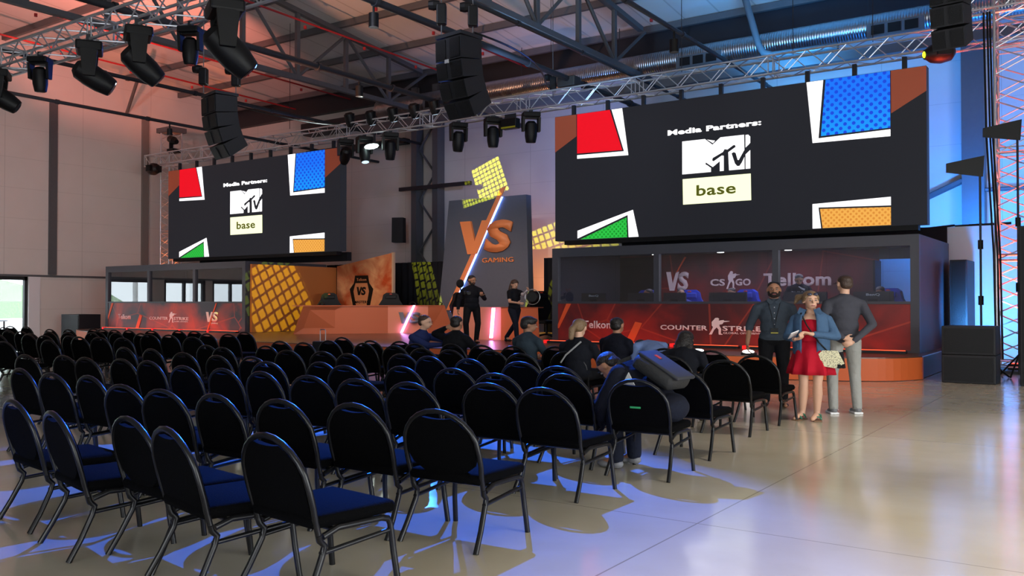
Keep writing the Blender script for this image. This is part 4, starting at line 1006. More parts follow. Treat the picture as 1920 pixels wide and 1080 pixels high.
rows = [[(-3.49, 3.26, -0.12, 0), (-4.06, 3.10, -0.22, 0), (-4.64, 3.23, -0.15, 1), (-5.21, 3.11, -0.22, 1), (-6.07, 3.29, -0.14, 1)],
    [(-3.48, 4.50, 0.06, 1), (-4.11, 4.45, -0.00, 0), (-4.68, 4.33, -0.00, 0), (-5.32, 4.30, -0.04, 0), (-5.95, 4.28, 0.04, 0), (-6.55, 4.33, 0.03, 0), (-7.56, 4.65, -0.05, 0), (-8.13, 4.61, 0.01, 0), (-8.92, 4.73, -0.06, 0)],
    [(-3.66, 6.02, -0.00, 0), (-4.25, 6.09, 0.05, 0), (-4.82, 5.78, 0.05, 0), (-5.40, 5.77, 0.04, 0), (-5.99, 5.77, 0.05, 0), (-6.66, 5.82, -0.05, 0), (-7.29, 5.86, -0.03, 0), (-7.93, 5.86, -0.01, 0), (-8.92, 6.11, -0.02, 0), (-9.50, 6.14, -0.01, 0), (-10.08, 6.04, 0.01, 0), (-10.65, 6.08, 0.05, 0), (-11.23, 5.91, 0.05, 0)],
    [(-3.43, 7.08, 0.06, 0), (-4.20, 7.22, -0.04, 0), (-4.77, 6.91, 0.06, 0), (-5.46, 7.17, 0.01, 0), (-6.03, 7.07, -0.03, 0), (-6.61, 6.83, 0.01, 0), (-7.18, 7.05, -0.05, 0), (-7.76, 6.77, 0.06, 0), (-8.55, 7.22, 0.04, 0), (-9.12, 7.17, -0.04, 0), (-10.01, 7.30, 0.03, 0), (-11.14, 7.60, -0.05, 0), (-11.85, 7.63, -0.05, 0)],
    [(-3.51, 8.24, -0.02, 0), (-4.77, 8.00, 0.06, 0), (-5.47, 8.34, 0.06, 0), (-6.18, 8.40, -0.05, 0), (-6.88, 8.52, -0.06, 0), (-7.47, 8.67, -0.01, 0), (-8.05, 8.33, -0.04, 0), (-8.71, 8.49, 0.04, 0), (-9.34, 8.44, 0.06, 0), (-10.56, 9.11, -0.01, 0), (-10.67, 8.41, 0.00, 0), (-11.42, 8.69, 0.01, 0)],
    [(-3.72, 9.88, 0.01, 0), (-4.55, 10.25, 0.00, 0), (-6.07, 10.33, 0.03, 0), (-6.31, 9.63, -0.02, 0), (-7.00, 9.93, 0.00, 0), (-7.58, 9.79, -0.06, 0), (-8.15, 9.85, 0.01, 0), (-8.97, 10.18, 0.01, 0), (-9.94, 10.55, -0.05, 0), (-11.08, 10.87, -0.00, 0), (-10.92, 10.17, -0.02, 0), (-11.65, 10.30, 0.03, 0)],
    [(-3.72, 10.96, -0.05, 0), (-4.61, 11.64, 0.06, 0), (-5.33, 11.80, -0.01, 0), (-11.90, 11.99, -0.02, 0), (-10.50, 11.28, -0.02, 0), (-9.93, 11.37, 0.01, 0), (-9.16, 10.88, -0.01, 0), (-8.59, 11.09, -0.06, 0), (-8.01, 11.07, 0.03, 0), (-7.44, 11.10, -0.03, 0), (-6.86, 11.36, -0.03, 0)],
    [(-15.28, 7.57, 0.12, 0), (-15.19, 8.27, 0.07, 0)],
    [(-18.65, 9.04, 0.16, 0), (-17.32, 9.29, 0.16, 0), (-16.17, 9.35, 0.09, 0), (-18.07, 9.37, 0.08, 0), (-15.60, 9.40, 0.16, 0), (-16.75, 9.49, 0.08, 0), (-15.02, 9.51, 0.14, 0)],
    [(-18.72, 9.74, 0.11, 0), (-20.09, 10.22, 0.11, 0), (-19.29, 10.42, 0.09, 0), (-21.07, 10.42, 0.11, 0), (-18.57, 10.44, 0.10, 0), (-14.32, 10.47, 0.16, 0), (-18.00, 10.65, 0.10, 0), (-18.66, 11.14, 0.16, 0)],
    [(-16.25, 10.83, 0.16, 0), (-17.42, 10.86, 0.08, 0), (-15.67, 10.91, 0.11, 0), (-16.85, 11.06, 0.10, 0), (-21.19, 11.44, 0.09, 0), (-23.78, 11.61, 0.06, 0), (-20.61, 11.57, 0.11, 0), (-15.60, 11.75, 0.07, 0), (-15.00, 11.80, 0.14, 0), (-19.46, 12.04, 0.10, 0), (-18.89, 12.05, 0.08, 0), (-20.04, 12.07, 0.14, 0), (-20.76, 12.27, 0.17, 0), (-18.31, 12.23, 0.16, 0), (-24.79, 12.25, 0.17, 0), (-24.21, 12.39, 0.08, 0), (-17.74, 12.55, 0.10, 0), (-17.16, 12.56, 0.10, 0), (-15.75, 12.81, 0.11, 0)]]

ends = 'in view'
rowname = ['row nearest the camera', 'second row from the camera', 'third row from the camera', 'fourth row from the camera', 'fifth row from the camera', 'sixth row from the camera',
    'seventh row from the camera', 'eighth row from the camera', 'ninth row from the camera', 'tenth row from the camera', 'eleventh row from the camera']
for ri, row in enumerate(rows):
    row.sort(key=lambda q: -q[0])
    for ci, (x, y, rz, kd) in enumerate(row):
        if not USED[kd]: c = CH[kd]; USED[kd] = True
        else: c = copy_tree(CH[kd])
        c.location = (x, y, 0); c.rotation_euler = (0, 0, rz)
        look = 'oval-backed' if kd else 'straight-padded'
        tag(c, 'black %s banquet chair, %s from the right end of the %s' % (look, ORD[ci], rowname[ri]), 'chair', 'black banquet chairs facing the stage')
        c['row'] = ri
        if ri == 3 and ci == 0:
            MB().box(-.045, -.34, .60, .05, -.333, .615).obj('green_tag', mat('green_tag', (40, 150, 90), .5), c)
for c in COL.objects:
    if 'row' in c: del c['row']

# ------------------------------------------------------------ people
def skinmat(n, c): return mat(n, c, .55)
SK1 = skinmat('skin_light', (206, 160, 134)); SK2 = skinmat('skin_tan', (170, 120, 92)); SK3 = skinmat('skin_olive', (150, 108, 84))
def cloth(n, c, **k): return mat(n, c, .85, bump=.9, nscale=11, noise=.12, spec=.2, **k)
H_dark = mat('dark_hair', (26, 20, 18), .5, bump=.6, nscale=50); H_brown = mat('brown_hair', (62, 44, 34), .5, bump=.6, nscale=50); H_blond = mat('blond_hair', (122, 96, 68), .5, bump=.6, nscale=50)
SX = 1.2
class Blob:
    def __init__(s): s.p = []
    def cap(s, a, ra, b, rb): s.p.append(('c', V(a), ra, V(b), rb)); return s
    def ell(s, c, r, rot=None): s.p.append(('e', V(c), r, rot)); return s
    def build(s, name, m, parent, vox=.014, sm=4, sx=SX):
        bm = bmesh.new()
        for q in s.p:
            if q[0] == 'c':
                _, a, ra, b, rb = q; d = b-a
                for c, r in ((a, ra), (b, rb)):
                    bmesh.ops.create_icosphere(bm, subdivisions=2, radius=r, matrix=Matrix.Translation(c))
                if d.length > 1e-4:
                    mt = Matrix.Translation((a+b)/2) @ d.to_track_quat('Z', 'Y').to_matrix().to_4x4()
                    bmesh.ops.create_cone(bm, cap_ends=True, segments=14, radius1=ra, radius2=rb, depth=d.length, matrix=mt)
            else:
                _, c, r, rot = q
                mt = Matrix.Translation(c) @ (rot.to_4x4() if rot else Matrix.Identity(4)) @ Matrix.Diagonal((r[0], r[1], r[2], 1))
                bmesh.ops.create_icosphere(bm, subdivisions=3, radius=1, matrix=mt)
        me = bpy.data.meshes.new(name); bm.to_mesh(me); bm.free()
        o = bpy.data.objects.new(name, me); COL.objects.link(o)
        r = o.modifiers.new('r', 'REMESH'); r.mode = 'VOXEL'; r.voxel_size = vox
        k = o.modifiers.new('s', 'SMOOTH'); k.factor = .5; k.iterations = sm
        dg = bpy.context.evaluated_depsgraph_get(); m2 = bpy.data.meshes.new_from_object(o.evaluated_get(dg))
        o.modifiers.clear(); o.data = m2; bpy.data.meshes.remove(me)
        for v in m2.vertices: v.co.x *= sx; v.co.y *= sx
        m2.materials.clear(); m2.materials.append(m)
        for p in m2.polygons: p.use_smooth = True
        o.parent = parent; return o
def frame(up, right):
    up = V(up).normalized(); right = V(right); right = (right - up*right.dot(up)).normalized(); f = up.cross(right)
    return Matrix((right, f, up)).transposed()
def headrot(yaw, pitch, roll=0): # yaw left +, pitch down -
    return Matrix.Rotation(yaw, 3, 'Z') @ Matrix.Rotation(pitch, 3, 'X') @ Matrix.Rotation(roll, 3, 'Y')
def stand(h=1.75):
    s = h/1.75
    J = dict(pelvis=(0, 0, .95), chest=(0, 0, 1.26), neck=(0, -.01, 1.47), head=(0, .015, 1.63), ls=(-.175, 0, 1.385), rs=(.175, 0, 1.385),
             le=(-.24, -.02, 1.13), re=(.24, -.02, 1.13), lw=(-.25, .06, .88), rw=(.25, .06, .88), lh=(-.09, 0, .92), rh=(.09, 0, .92),
             lk=(-.10, .02, .50), rk=(.10, .02, .50), la=(-.10, -.02, .09), ra=(.10, -.02, .09), lt=(-.12, .13, .03), rt=(.12, .13, .03))
    return {k: V(v)*s for k, v in J.items()}
def sit(seat=.455):
    J = dict(pelvis=(0, 0, .10), chest=(0, -.01, .34), neck=(0, .02, .54), head=(0, .05, .69), ls=(-.175, 0, .455), rs=(.175, 0, .455),
             le=(-.22, .08, .28), re=(.22, .08, .28), lw=(-.12, .32, .19), rw=(.12, .32, .19), lh=(-.09, .02, .09), rh=(.09, .02, .09),
             lk=(-.12, .42, .07), rk=(.12, .42, .07), la=(-.12, .40, .09-seat), ra=(.12, .40, .09-seat), lt=(-.12, .54, .03-seat), rt=(.12, .54, .03-seat))
    return {k: V(v)+V((0, 0, seat)) for k, v in J.items()}
def hand(B, w, d, nrm, side, curl=.5, r=.0095, s=1.0):
    # wrist w, direction d, palm normal nrm; side: +1 thumb towards cross(d,nrm)
    d = V(d).normalized(); nrm = V(nrm); nrm = (nrm-d*nrm.dot(d)).normalized(); x = d.cross(nrm)*side
    c = V(w)+d*.045*s
    B.ell(c, (.040*s, .048*s, .018*s), Matrix((x, d, nrm)).transposed())
    for i, (ln, off) in enumerate(((.072, .030), (.082, .010), (.076, -.011), (.058, -.031))):
        b = V(w)+d*.082*s+x*off*s
        a1 = curl*.8; a2 = curl*2.0
        m1 = b+(d*math.cos(a1)+nrm*math.sin(a1))*ln*.5*s
        m2 = m1+(d*math.cos(a2)+nrm*math.sin(a2))*ln*.5*s
        B.cap(b, r, m1, r*.95).cap(m1, r*.95, m2, r*.8)
    b = V(w)+d*.025*s+x*.032*s
    m1 = b+(d*.55+x*.7+nrm*.25).normalized()*.04*s; m2 = m1+(d*.8+x*.25+nrm*.4).normalized()*.032*s
    B.cap(b, r*1.25, m1, r*1.1).cap(m1, r*1.1, m2, r*.9)
def person(label, loc, rz, J, skin, hair, hair_m, top, top_m, legs='trousers', leg_m=None, shoe_m=None, sleeve='long', yaw=0, pitch=0, roll=0, vox=.015,
           hands=None, beard=None, bulk=1.0, face=True, group=None, hs=1.0, parts=None):
    t = thing('person', label, 'person', loc, rz, group)
    J = dict(J); fine = vox
    HR = headrot(yaw, pitch, roll); hc = J['head']
    def hp(x, y, z): return hc + HR @ V((x*hs, y*hs, z*hs))
    T = frame(J['neck']-J['pelvis'], J['rs']-J['ls'])
    TP = frame(J['chest']-J['pelvis'], J['rh']-J['lh'])
    B = Blob(); lf = .84 if legs == 'trousers' else 1.; tf = .9 if top else 1.
    # head
    B.ell(hp(0, -.01, .03), (.074*hs, .093*hs, .088*hs), HR).ell(hp(0, .022, -.045), (.054*hs, .062*hs, .062*hs), HR)
    B.cap(hp(0, .088, .01), .010, hp(0, .106, -.022), .014); B.ell(hp(0, .075, -.058), (.022, .012, .010), HR)
    for sx_ in (-1, 1): B.ell(hp(sx_*.077, -.008, -.005), (.012, .020, .032), HR)
    B.cap(J['neck']+(J['head']-J['neck'])*-.10, .052, hp(0, -.02, -.06), .052)
    # torso
    B.cap(J['neck']*.75+J['chest']*.25, .045*tf, J['ls'], .038).cap(J['neck']*.75+J['chest']*.25, .045*tf, J['rs'], .038).ell(J['chest']*.6+J['neck']*.4, (.145*bulk*tf, .092*bulk*tf, .12*tf), T).ell(J['chest'], (.145*bulk*tf, .10*bulk*tf, .17*tf), T)
    B.ell((J['chest']+J['pelvis'])/2, (.135*bulk*tf, .10*bulk*tf, .16), T).ell(J['pelvis'], (.15*bulk*tf, .11*bulk*tf, .10), TP)
    for a, b_, c, w_ in (('ls', 'le', 'lw', -1), ('rs', 're', 'rw', 1)):
        B.cap(J[a], .048*bulk, J[b_], .037*bulk).cap(J[b_], .037*bulk, J[c], .026)
        hd = (hands or {}).get(a[0])
        d = (J[c]-J[b_]).normalized() if not hd else V(hd[0])
        nrm = V((-w_, 0, 0)) if not hd else V(hd[1])
        hand(B, J[c], d, nrm, (w_ if not hd else hd[3] if len(hd) > 3 else w_), .45 if not hd else hd[2], .0095 if vox < .013 else .011)
    for a, b_, c, e in (('lh', 'lk', 'la', 'lt'), ('rh', 'rk', 'ra', 'rt')):
        B.cap(J[a], .078*bulk*lf, J[b_], .048*lf).cap(J[b_], .048*lf, J[b_]*.68+J[c]*.32+V((0, -.012*lf, 0)), .054*lf).cap(J[b_]*.68+J[c]*.32+V((0, -.012*lf, 0)), .054*lf, J[c], .031).cap(J[c], .034, J[e], .026)
    B.build('body', skin, t, vox)
    # face details
    if face:
        S = SX
        def dot(name, pts, m):
            q = MB()
            for (x, y, z, rx, ry, rz_) in pts:
                p = hp(x, y, z); q.ell((p.x*S, p.y*S, p.z), (rx, ry, rz_), HR, 10)
            q.obj(name, m, t, smooth=True)
        dot('eyes', [(-.030, .0835, .008, .015, .010, .008), (.030, .0835, .008, .015, .010, .008)], mat('eye_white', (150, 142, 138), .3))
        dot('irises', [(-.030, .091, .008, .006, .005, .006), (.030, .091, .008, .006, .005, .006)], mat('iris_dark', (30, 22, 18), .2))
        dot('eyebrows', [(-.032, .089, .030, .022, .007, .005), (.032, .089, .030, .022, .007, .005)], hair_m)
        dot('mouth', [(0, .086, -.060, .028, .009, .008)], mat('lip', (150, 84, 80), .4))
    # hair
    h = Blob()
    if hair == 'short':
        h.ell(hp(0, -.028, .056), (.081*hs, .094*hs, .072*hs), HR).ell(hp(0, -.055, .0), (.077*hs, .056*hs, .07*hs), HR)
    elif hair == 'messy':
        h.ell(hp(0, -.015, .058), (.092, .103, .082), HR).ell(hp(0, -.05, .01), (.088, .07, .085), HR).ell(hp(.03, .06, .08), (.045, .04, .035), HR).ell(hp(-.04, .05, .07), (.045, .045, .04), HR)
    elif hair == 'long':
        h.ell(hp(0, -.022, .050), (.086, .100, .084), HR).ell(hp(0, -.065, -.02), (.085, .06, .12), HR)
        for k in (-1, 0, 1): h.cap(hp(k*.05, -.06, -.03), .048, J['neck']+V((k*.07, -.09, -.12)), .04)
    elif hair == 'pony':
        h.ell(hp(0, -.022, .048), (.082, .096, .080), HR).ell(hp(0, -.05, .01), (.076, .062, .08), HR)
        h.cap(hp(0, -.10, .03), .035, hp(-.02, -.15, -.05), .042).cap(hp(-.02, -.15, -.05), .042, hp(-.02, -.14, -.17), .03)
    elif hair == 'bun':
        h.ell(hp(0, -.026, .056), (.083, .100, .080), HR).ell(hp(0, -.055, .0), (.074, .055, .07), HR)
        h.cap(hp(.03, -.10, .06), .03, hp(.09, -.14, .05), .042).cap(hp(.09, -.14, .05), .036, hp(.13, -.14, -.03), .016).cap(hp(-.06, .03, .05), .022, hp(-.075, -.01, .0), .016).cap(hp(.06, .03, .05), .022, hp(.078, -.01, -.01), .018)
    if hair: h.build('hair', hair_m, t, .012, 2)
    if beard: Blob().ell(hp(0, .032, -.072), (.058, .060, .046), HR).ell(hp(0, .080, -.036), (.034, .018, .009), HR).cap(hp(-.062, .02, -.03), .018, hp(-.05, .03, -.07), .024).cap(hp(.062, .02, -.03), .018, hp(.05, .03, -.07), .024).build('beard', beard, t, .010, 2)
    # top garment
    if top:
        c = Blob(); g = .016*bulk
        nb = J['neck']-(J['neck']-J['chest'])*.10
        c.cap(nb, .080, J['ls'], .052).cap(nb, .080, J['rs'], .052).ell((J['chest']+J['neck'])/2, (.155*bulk, .106*bulk, .12), T).ell(J['chest'], (.163*bulk, .118*bulk, .18), T)
        c.ell((J['chest']+J['pelvis'])/2, (.155*bulk, .12*bulk, .17), T)
        c.ell(J['pelvis']+(J['chest']-J['pelvis'])*.08, (.168*bulk, .130*bulk, .12), TP)
        for a, b_, w_ in (('ls', 'le', 'lw'), ('rs', 're', 'rw')):
            if sleeve == 'short':
                c.cap(J[a], .062*bulk, J[a]+(J[b_]-J[a])*.65, .055*bulk)
            elif sleeve == 'rolled':
                c.cap(J[a], .056*bulk, J[b_], .050*bulk).cap(J[b_], .050*bulk, J[b_]+(J[w_]-J[b_])*.22, .049)
            else:
                c.cap(J[a], .056*bulk, J[b_], .049*bulk).cap(J[b_], .049*bulk, J[b_]+(J[w_]-J[b_])*.95, .037)
        c.cap(J['neck']-(J['neck']-J['chest'])*.12, .074, J['neck']+(J['head']-J['neck'])*.08, .062)
        c.build(top, top_m, t, max(vox, .014), 3)
    if legs == 'trousers':
        c = Blob(); c.ell(J['pelvis'], (.160*bulk, .122*bulk, .11), TP)
        for a, b_, k in (('lh', 'lk', 'la'), ('rh', 'rk', 'ra')):
            c.cap(J[a], .092*bulk, J[b_], .064*bulk).cap(J[b_], .064*bulk, J[k]+V((0, 0, .0)), .052*bulk)
        c.build('trousers', leg_m, t, max(vox, .014), 3)
    if shoe_m:
        for a, b_ in (('la', 'lt'), ('ra', 'rt')):
            f = (J[b_]-J[a]); f.z = 0; f.normalize(); z0 = J[b_].z-.03
            p = V((J[a].x, J[a].y, z0))
            m = Blob().ell(p+f*.10+V((0, 0, .035)), (.045, .075, .033), Matrix.Rotation(math.atan2(-f.x, f.y), 3, 'Z')).ell(p+f*.0+V((0, 0, .045)), (.042, .06, .045), Matrix.Rotation(math.atan2(-f.x, f.y), 3, 'Z')).cap(p+V((0, 0, .06)), .04, p+V((0, 0, .09)), .042)
            m.build('shoe', shoe_m, t, .012, 2)
    t['_'] = 0; del t['_']
    return t, J, hp
def child_ell(t, name, m, items, rot=None):
    q = MB()
    for c, r in items: q.ell((c[0]*SX, c[1]*SX, c[2]), r, rot, 14)
    return q.obj(name, m, t, smooth=True)
def face_to(dx, dy): return math.atan2(-dx, dy)      # rz so that local +Y looks along (dx,dy)
TOCAM = face_to(3.2, -11.8)

# 1 bearded man facing the camera
J = stand(1.79)
J.update(ls=V((-.195, 0, 1.415)), rs=V((.195, 0, 1.415)), le=V((-.27, -.02, 1.17)), lw=V((-.28, .06, .93)), re=V((.28, -.04, 1.16)), rw=V((.31, .05, .90)))
# with the figure turned to the camera its own right hand is at image left
M_shirtg = cloth('dark_grey_denim', (62, 70, 80)); M_blktr = cloth('black_trousers', (18, 18, 22)); M_brownshoe = mat('dark_brown_leather', (44, 34, 30), .4)
t, J1, hp1 = person('bearded man in dark grey rolled-sleeve shirt and black trousers facing the camera', (-4.15, 12.6, 0), face_to(4.0, -11.0), J, SK2, 'short', H_dark, 'shirt', M_shirtg,
       leg_m=M_blktr, shoe_m=M_brownshoe, sleeve='rolled', vox=.010, beard=mat('dark_beard', (36, 26, 22), .8, bump=.6, nscale=60), bulk=1.08,
       hands={'l': ((0.02, .12, -1), (1, 0, 0), .5), 'r': ((-.02, .12, -1), (-1, 0, 0), .5)})
q = MB()
for z in (1.42, 1.34, 1.26, 1.18, 1.10, 1.02): q.ell((.0, .118*SX*1.1, z), (.008, .004, .007))
q.obj('buttons', mat('button_grey', (190, 190, 195), .3), t)
m = MB(); m.tube([(-.085, .02, 1.53), (-.07, .12, 1.44), (-.03, .158, 1.28), (.0, .165, 1.12), (.03, .158, 1.28), (.07, .12, 1.44), (.085, .02, 1.53)], .006, 6); m.obj('lanyard', mat('lanyard_dark', (24, 26, 34), .7), t)
MB().box(-.05, .158, 1.045, .05, .166, 1.125).obj('pass', M_black, t); MB().box(-.05, .166, 1.05, .05, .169, 1.065).obj('pass_strip', mat('yellow_strip', (190, 180, 70), .6), t)
for sx_ in (-1, 1): MB().prism([(sx_*.01, 1.50), (sx_*.09, 1.555), (sx_*.10, 1.51), (sx_*.05, 1.45)], 'y', .075, .095).obj('collar', M_shirtg, t)

# 2 woman in red dress and denim jacket
J = stand(1.62)
J.update(le=V((-.25, -.02, 1.06)), lw=V((-.03, .20, 1.10)), re=V((.24, .02, 1.05)), rw=V((.13, .22, 1.03)),
         lk=V((-.065, .02, .46)), rk=V((.075, .03, .46)), la=V((-.05, -.02, .08)), ra=V((.10, -.02, .08)), lt=V((-.03, .12, .03)), rt=V((.15, .11, .03)))
M_denim = cloth('blue_denim', (66, 92, 122)); M_dress = mat('red_dress_cloth', (170, 14, 38), .8, bump=.6, nscale=9, spec=.2)
RZ2 = face_to(1.2, -11.5)
t, J2, hp2 = person('woman in red dress and blue denim jacket holding a white phone', (-3.28, 11.4, 0), RZ2, J, SK1, 'bun', H_blond, None, None, legs=None, sleeve='long', vox=.010,
       yaw=.45, pitch=.0, bulk=.96, hands={'l': ((.9, .25, .25), (.1, .3, -1), 1.0, -1), 'r': ((-.85, .5, .15), (0, .2, 1), .9, 1)})
c = Blob(); T = frame((0, 0, 1), (1, 0, 0)); Bk = 1
c.ell((0, .005, 1.17), (.150, .112, .15)).ell((0, .0, 1.02), (.145, .115, .15)).ell((0, 0, .9), (.165, .135, .14))
c.build('dress_top', M_dress, t, .014, 3)
# flared skirt with folds
m = MB(); n = 48; rings = []
for z, r, am in ((1.0, .150, 0), (.9, .175, .004), (.78, .20, .012), (.66, .228, .02), (.585, .238, .024)):
    rings.append([m.bm.verts.new((SX*(r+am*math.sin(9*2*PI*j/n))*math.cos(2*PI*j/n), SX*(r*.82+am*math.sin(9*2*PI*j/n))*math.sin(2*PI*j/n), z)) for j in range(n)])
for A, B_ in zip(rings, rings[1:]):
    for j in range(n): m.bm.faces.new((A[j], A[(j+1) % n], B_[(j+1) % n], B_[j]))
o = m.obj('skirt', M_dress, t, smooth=True); s_ = o.modifiers.new('s', 'SOLIDIFY'); s_.thickness = .006
# open denim jacket: back and sides plus sleeves
def jacket(t, J, m_, zlo, zhi, gap, rx, ry, name='jacket'):
    m = MB(); n = 40; rings = []
    for k in range(9):
        z = zlo+(zhi-zlo)*k/8.; f = 1-.55*max(0, (k-6.2)/1.8)**2
        a0 = PI/2+gap; R = []
        for j in range(n+1):
            a = a0+(2*PI-2*gap)*j/n
            R.append(m.bm.verts.new((SX*rx*f*math.cos(a), SX*ry*f*math.sin(a), z+.006*math.sin(7*a))))
        rings.append(R)
    for A, B_ in zip(rings, rings[1:]):
        for j in range(n): m.bm.faces.new((A[j], A[j+1], B_[j+1], B_[j]))
    o = m.obj(name, m_, t, smooth=True); s_ = o.modifiers.new('s', 'SOLIDIFY'); s_.thickness = .012
    return o
jacket(t, J2, M_denim, .84, 1.40, .42, .19, .145)
for a, b_, w_ in (('ls', 'le', 'lw'), ('rs', 're', 'rw')):
    Blob().cap(J2[a]*.82+V((0, 0, J2[a].z*.18)), .062, J2[a], .056).cap(J2[a], .056, J2[b_], .052).cap(J2[b_], .052, J2[b_]+(J2[w_]-J2[b_])*.82, .042).build('jacket_sleeve', M_denim, t, .012, 3)
for sx_ in (-1, 1): MB().prism([(sx_*.05, 1.40), (sx_*.12, 1.43), (sx_*.15, 1.36), (sx_*.08, 1.28)], 'y', .09, .11).obj('jacket_collar', M_denim, t)
MB().tube([(.13, -.02, 1.42), (.10, .12, 1.35), (.02, .175, 1.2), (-.12, .18, 1.0), (-.21, .08, .88)], .010, 6).obj('bag_strap', M_black, t)
child_ell(t, 'sunglasses', mat('sunglass_lens', (20, 30, 60), .1), [(hp2(-.032, .075, .085), (.03, .012, .018)), (hp2(.032, .075, .085), (.03, .012, .018))], headrot(.45, 0))
gm = mat('green_sandal_strap', (40, 120, 92), .6)
for a in ('la', 'ra'):
    p = J2[a]
    MB().box(-.05, -.05, 0, .05, .19, .014, bev=.005).obj('sandal_sole', mat('tan_sole', (120, 90, 66), .7), t, (p.x*SX, p.y*SX, 0), rot=(0, 0, -.3 if a == 'ra' else .25))
    m = MB(); m.tube([(-.05, .10, .02), (-.02, .10, .055), (.02, .10, .055), (.05, .10, .02)], .009, 6).tube([(-.05, .0, .03), (-.045, .03, .07), (0, .045, .09), (.045, .03, .07), (.05, .0, .03)], .009, 6)
    m.obj('sandal_strap', gm, t, (p.x*SX, p.y*SX, 0), rot=(0, 0, -.3 if a == 'ra' else .25))
# her bag and phone
def loc_of(base, rz, p): return (base[0]+math.cos(rz)*p[0]-math.sin(rz)*p[1], base[1]+math.sin(rz)*p[0]+math.cos(rz)*p[1], p[2])
B2 = (-3.28, 11.4)
bag = thing('shoulder_bag', 'black shoulder bag with a cream speckled flap hanging at the woman\'s hip', 'bag', loc_of(B2, RZ2, (-.27, .12, .68)), RZ2-.1)
MB().prism([(-.15, 0), (.12, .02), (.16, .16), (-.12, .2)], 'y', -.05, .05).obj('bag_body', M_black, bag)
m_sp = mat('cream_speckle', (226, 218, 176), .6)
N, L, b = nodes_of(m_sp); vo = N.new('ShaderNodeTexVoronoi'); vo.inputs['Scale'].default_value = 70; tc = N.new('ShaderNodeTexCoord'); L.new(tc.outputs['Object'], vo.inputs['Vector'])
lt = N.new('ShaderNodeMath'); lt.operation = 'LESS_THAN'; lt.inputs[1].default_value = .32; L.new(vo.outputs['Distance'], lt.inputs[0])
mx = N.new('ShaderNodeMix'); mx.data_type = 'RGBA'; L.new(lt.outputs[0], mx.inputs[0]); mx.inputs[6].default_value = lin((232, 226, 190)); mx.inputs[7].default_value = lin((60, 50, 36)); L.new(mx.outputs[2], b.inputs['Base Color'])
MB().prism([(-.16, .06), (-.05, .0), (.10, .02), (.15, .17), (.10, .215), (-.08, .215)], 'y', .05, .062).obj('bag_flap', m_sp, bag)
MB().box(-.12, .06, .0, -.08, .07, .05).obj('buckle', M_black, bag)
ph = thing('phone', 'white phone in the hand of the woman in red', 'phone', loc_of(B2, RZ2, (.13*SX, .27*SX, 1.09)), RZ2)
MB().box(-.055, -.09, -.005, .055, .09, .005, bev=.003).obj('case', mat('white_phone_case', (230, 230, 235), .3), ph, rot=(.45, .35, .6))

# 3 man with grey jacket, back to the camera, hands behind
J = stand(1.86)
J.update(ls=V((-.185, 0, 1.475)), rs=V((.185, 0, 1.475)), le=V((-.27, -.12, 1.22)), lw=V((-.06, -.20, 1.02)), re=V((.27, -.12, 1.20)), rw=V((.04, -.22, .98)),
         lh=V((-.09, 0, .98)), rh=V((.09, 0, .98)), lk=V((-.13, .02, .53)), rk=V((.12, .04, .53)), la=V((-.13, -.03, .09)), ra=V((.14, .02, .09)))
RZ3 = face_to(-4.6, 8.5)
M_blazer = cloth('charcoal_blazer', (66, 66, 74)); M_greytr = cloth('light_grey_trousers', (150, 150, 146)); M_nike = mat('grey_trainer', (110, 112, 116), .6)
t, J3, hp3 = person('man seen from behind in charcoal blazer and light grey trousers, hands clasped behind', (-3.10, 12.3, 0), RZ3, J, SK1, 'short', H_brown, 'blazer', M_blazer,
       leg_m=M_greytr, shoe_m=M_nike, vox=.010, yaw=.35, bulk=1.02, hands={'l': ((.9, -.1, -.25), (0, 1, 0), .7, 1), 'r': ((-.7, -.1, -.35), (0, 1, 0), .9, -1)})
Blob().ell(J3['pelvis']+V((0, 0, .03)), (.180, .142, .14)).build('blazer_hem', M_blazer, t, .014, 3)
Blob().cap(J3['neck']+V((-.05, -.045, -.01)), .022, J3['neck']+V((.05, -.045, -.01)), .022).cap(J3['neck']+V((-.05, -.045, -.01)), .022, J3['neck']+V((-.07, .03, -.03)), .02).cap(J3['neck']+V((.05, -.045, -.01)), .022, J3['neck']+V((.07, .03, -.03)), .02).build('blazer_collar', M_blazer, t, .010, 2)
m = MB(); m.tube([(hp3(-.078, .0, .012).x*SX, hp3(-.078, .0, .012).y*SX, hp3(0, 0, .012).z), (hp3(-.07, .09, .01).x*SX, hp3(-.07, .09, .01).y*SX, hp3(0, 0, .01).z), (hp3(.07, .09, .01).x*SX, hp3(.07, .09, .01).y*SX, hp3(0, 0, .01).z)], .004, 6); m.obj('glasses', M_black, t)
for a in ('la', 'ra'):
    p = J3[a]; f = -.1
    MB().box(-.058, -.075, 0, .058, .215, .028, bev=.01).obj('shoe_sole', mat('white_sole', (225, 225, 228), .5), t, (p.x*SX, p.y*SX, 0))
    MB().prism([(-.02, .05), (.09, .095), (.02, .075), (.01, .062)], 'x', .058, .062).obj('shoe_swoosh', mat('white_mark', (230, 230, 232), .5), t, (p.x*SX, p.y*SX, 0))

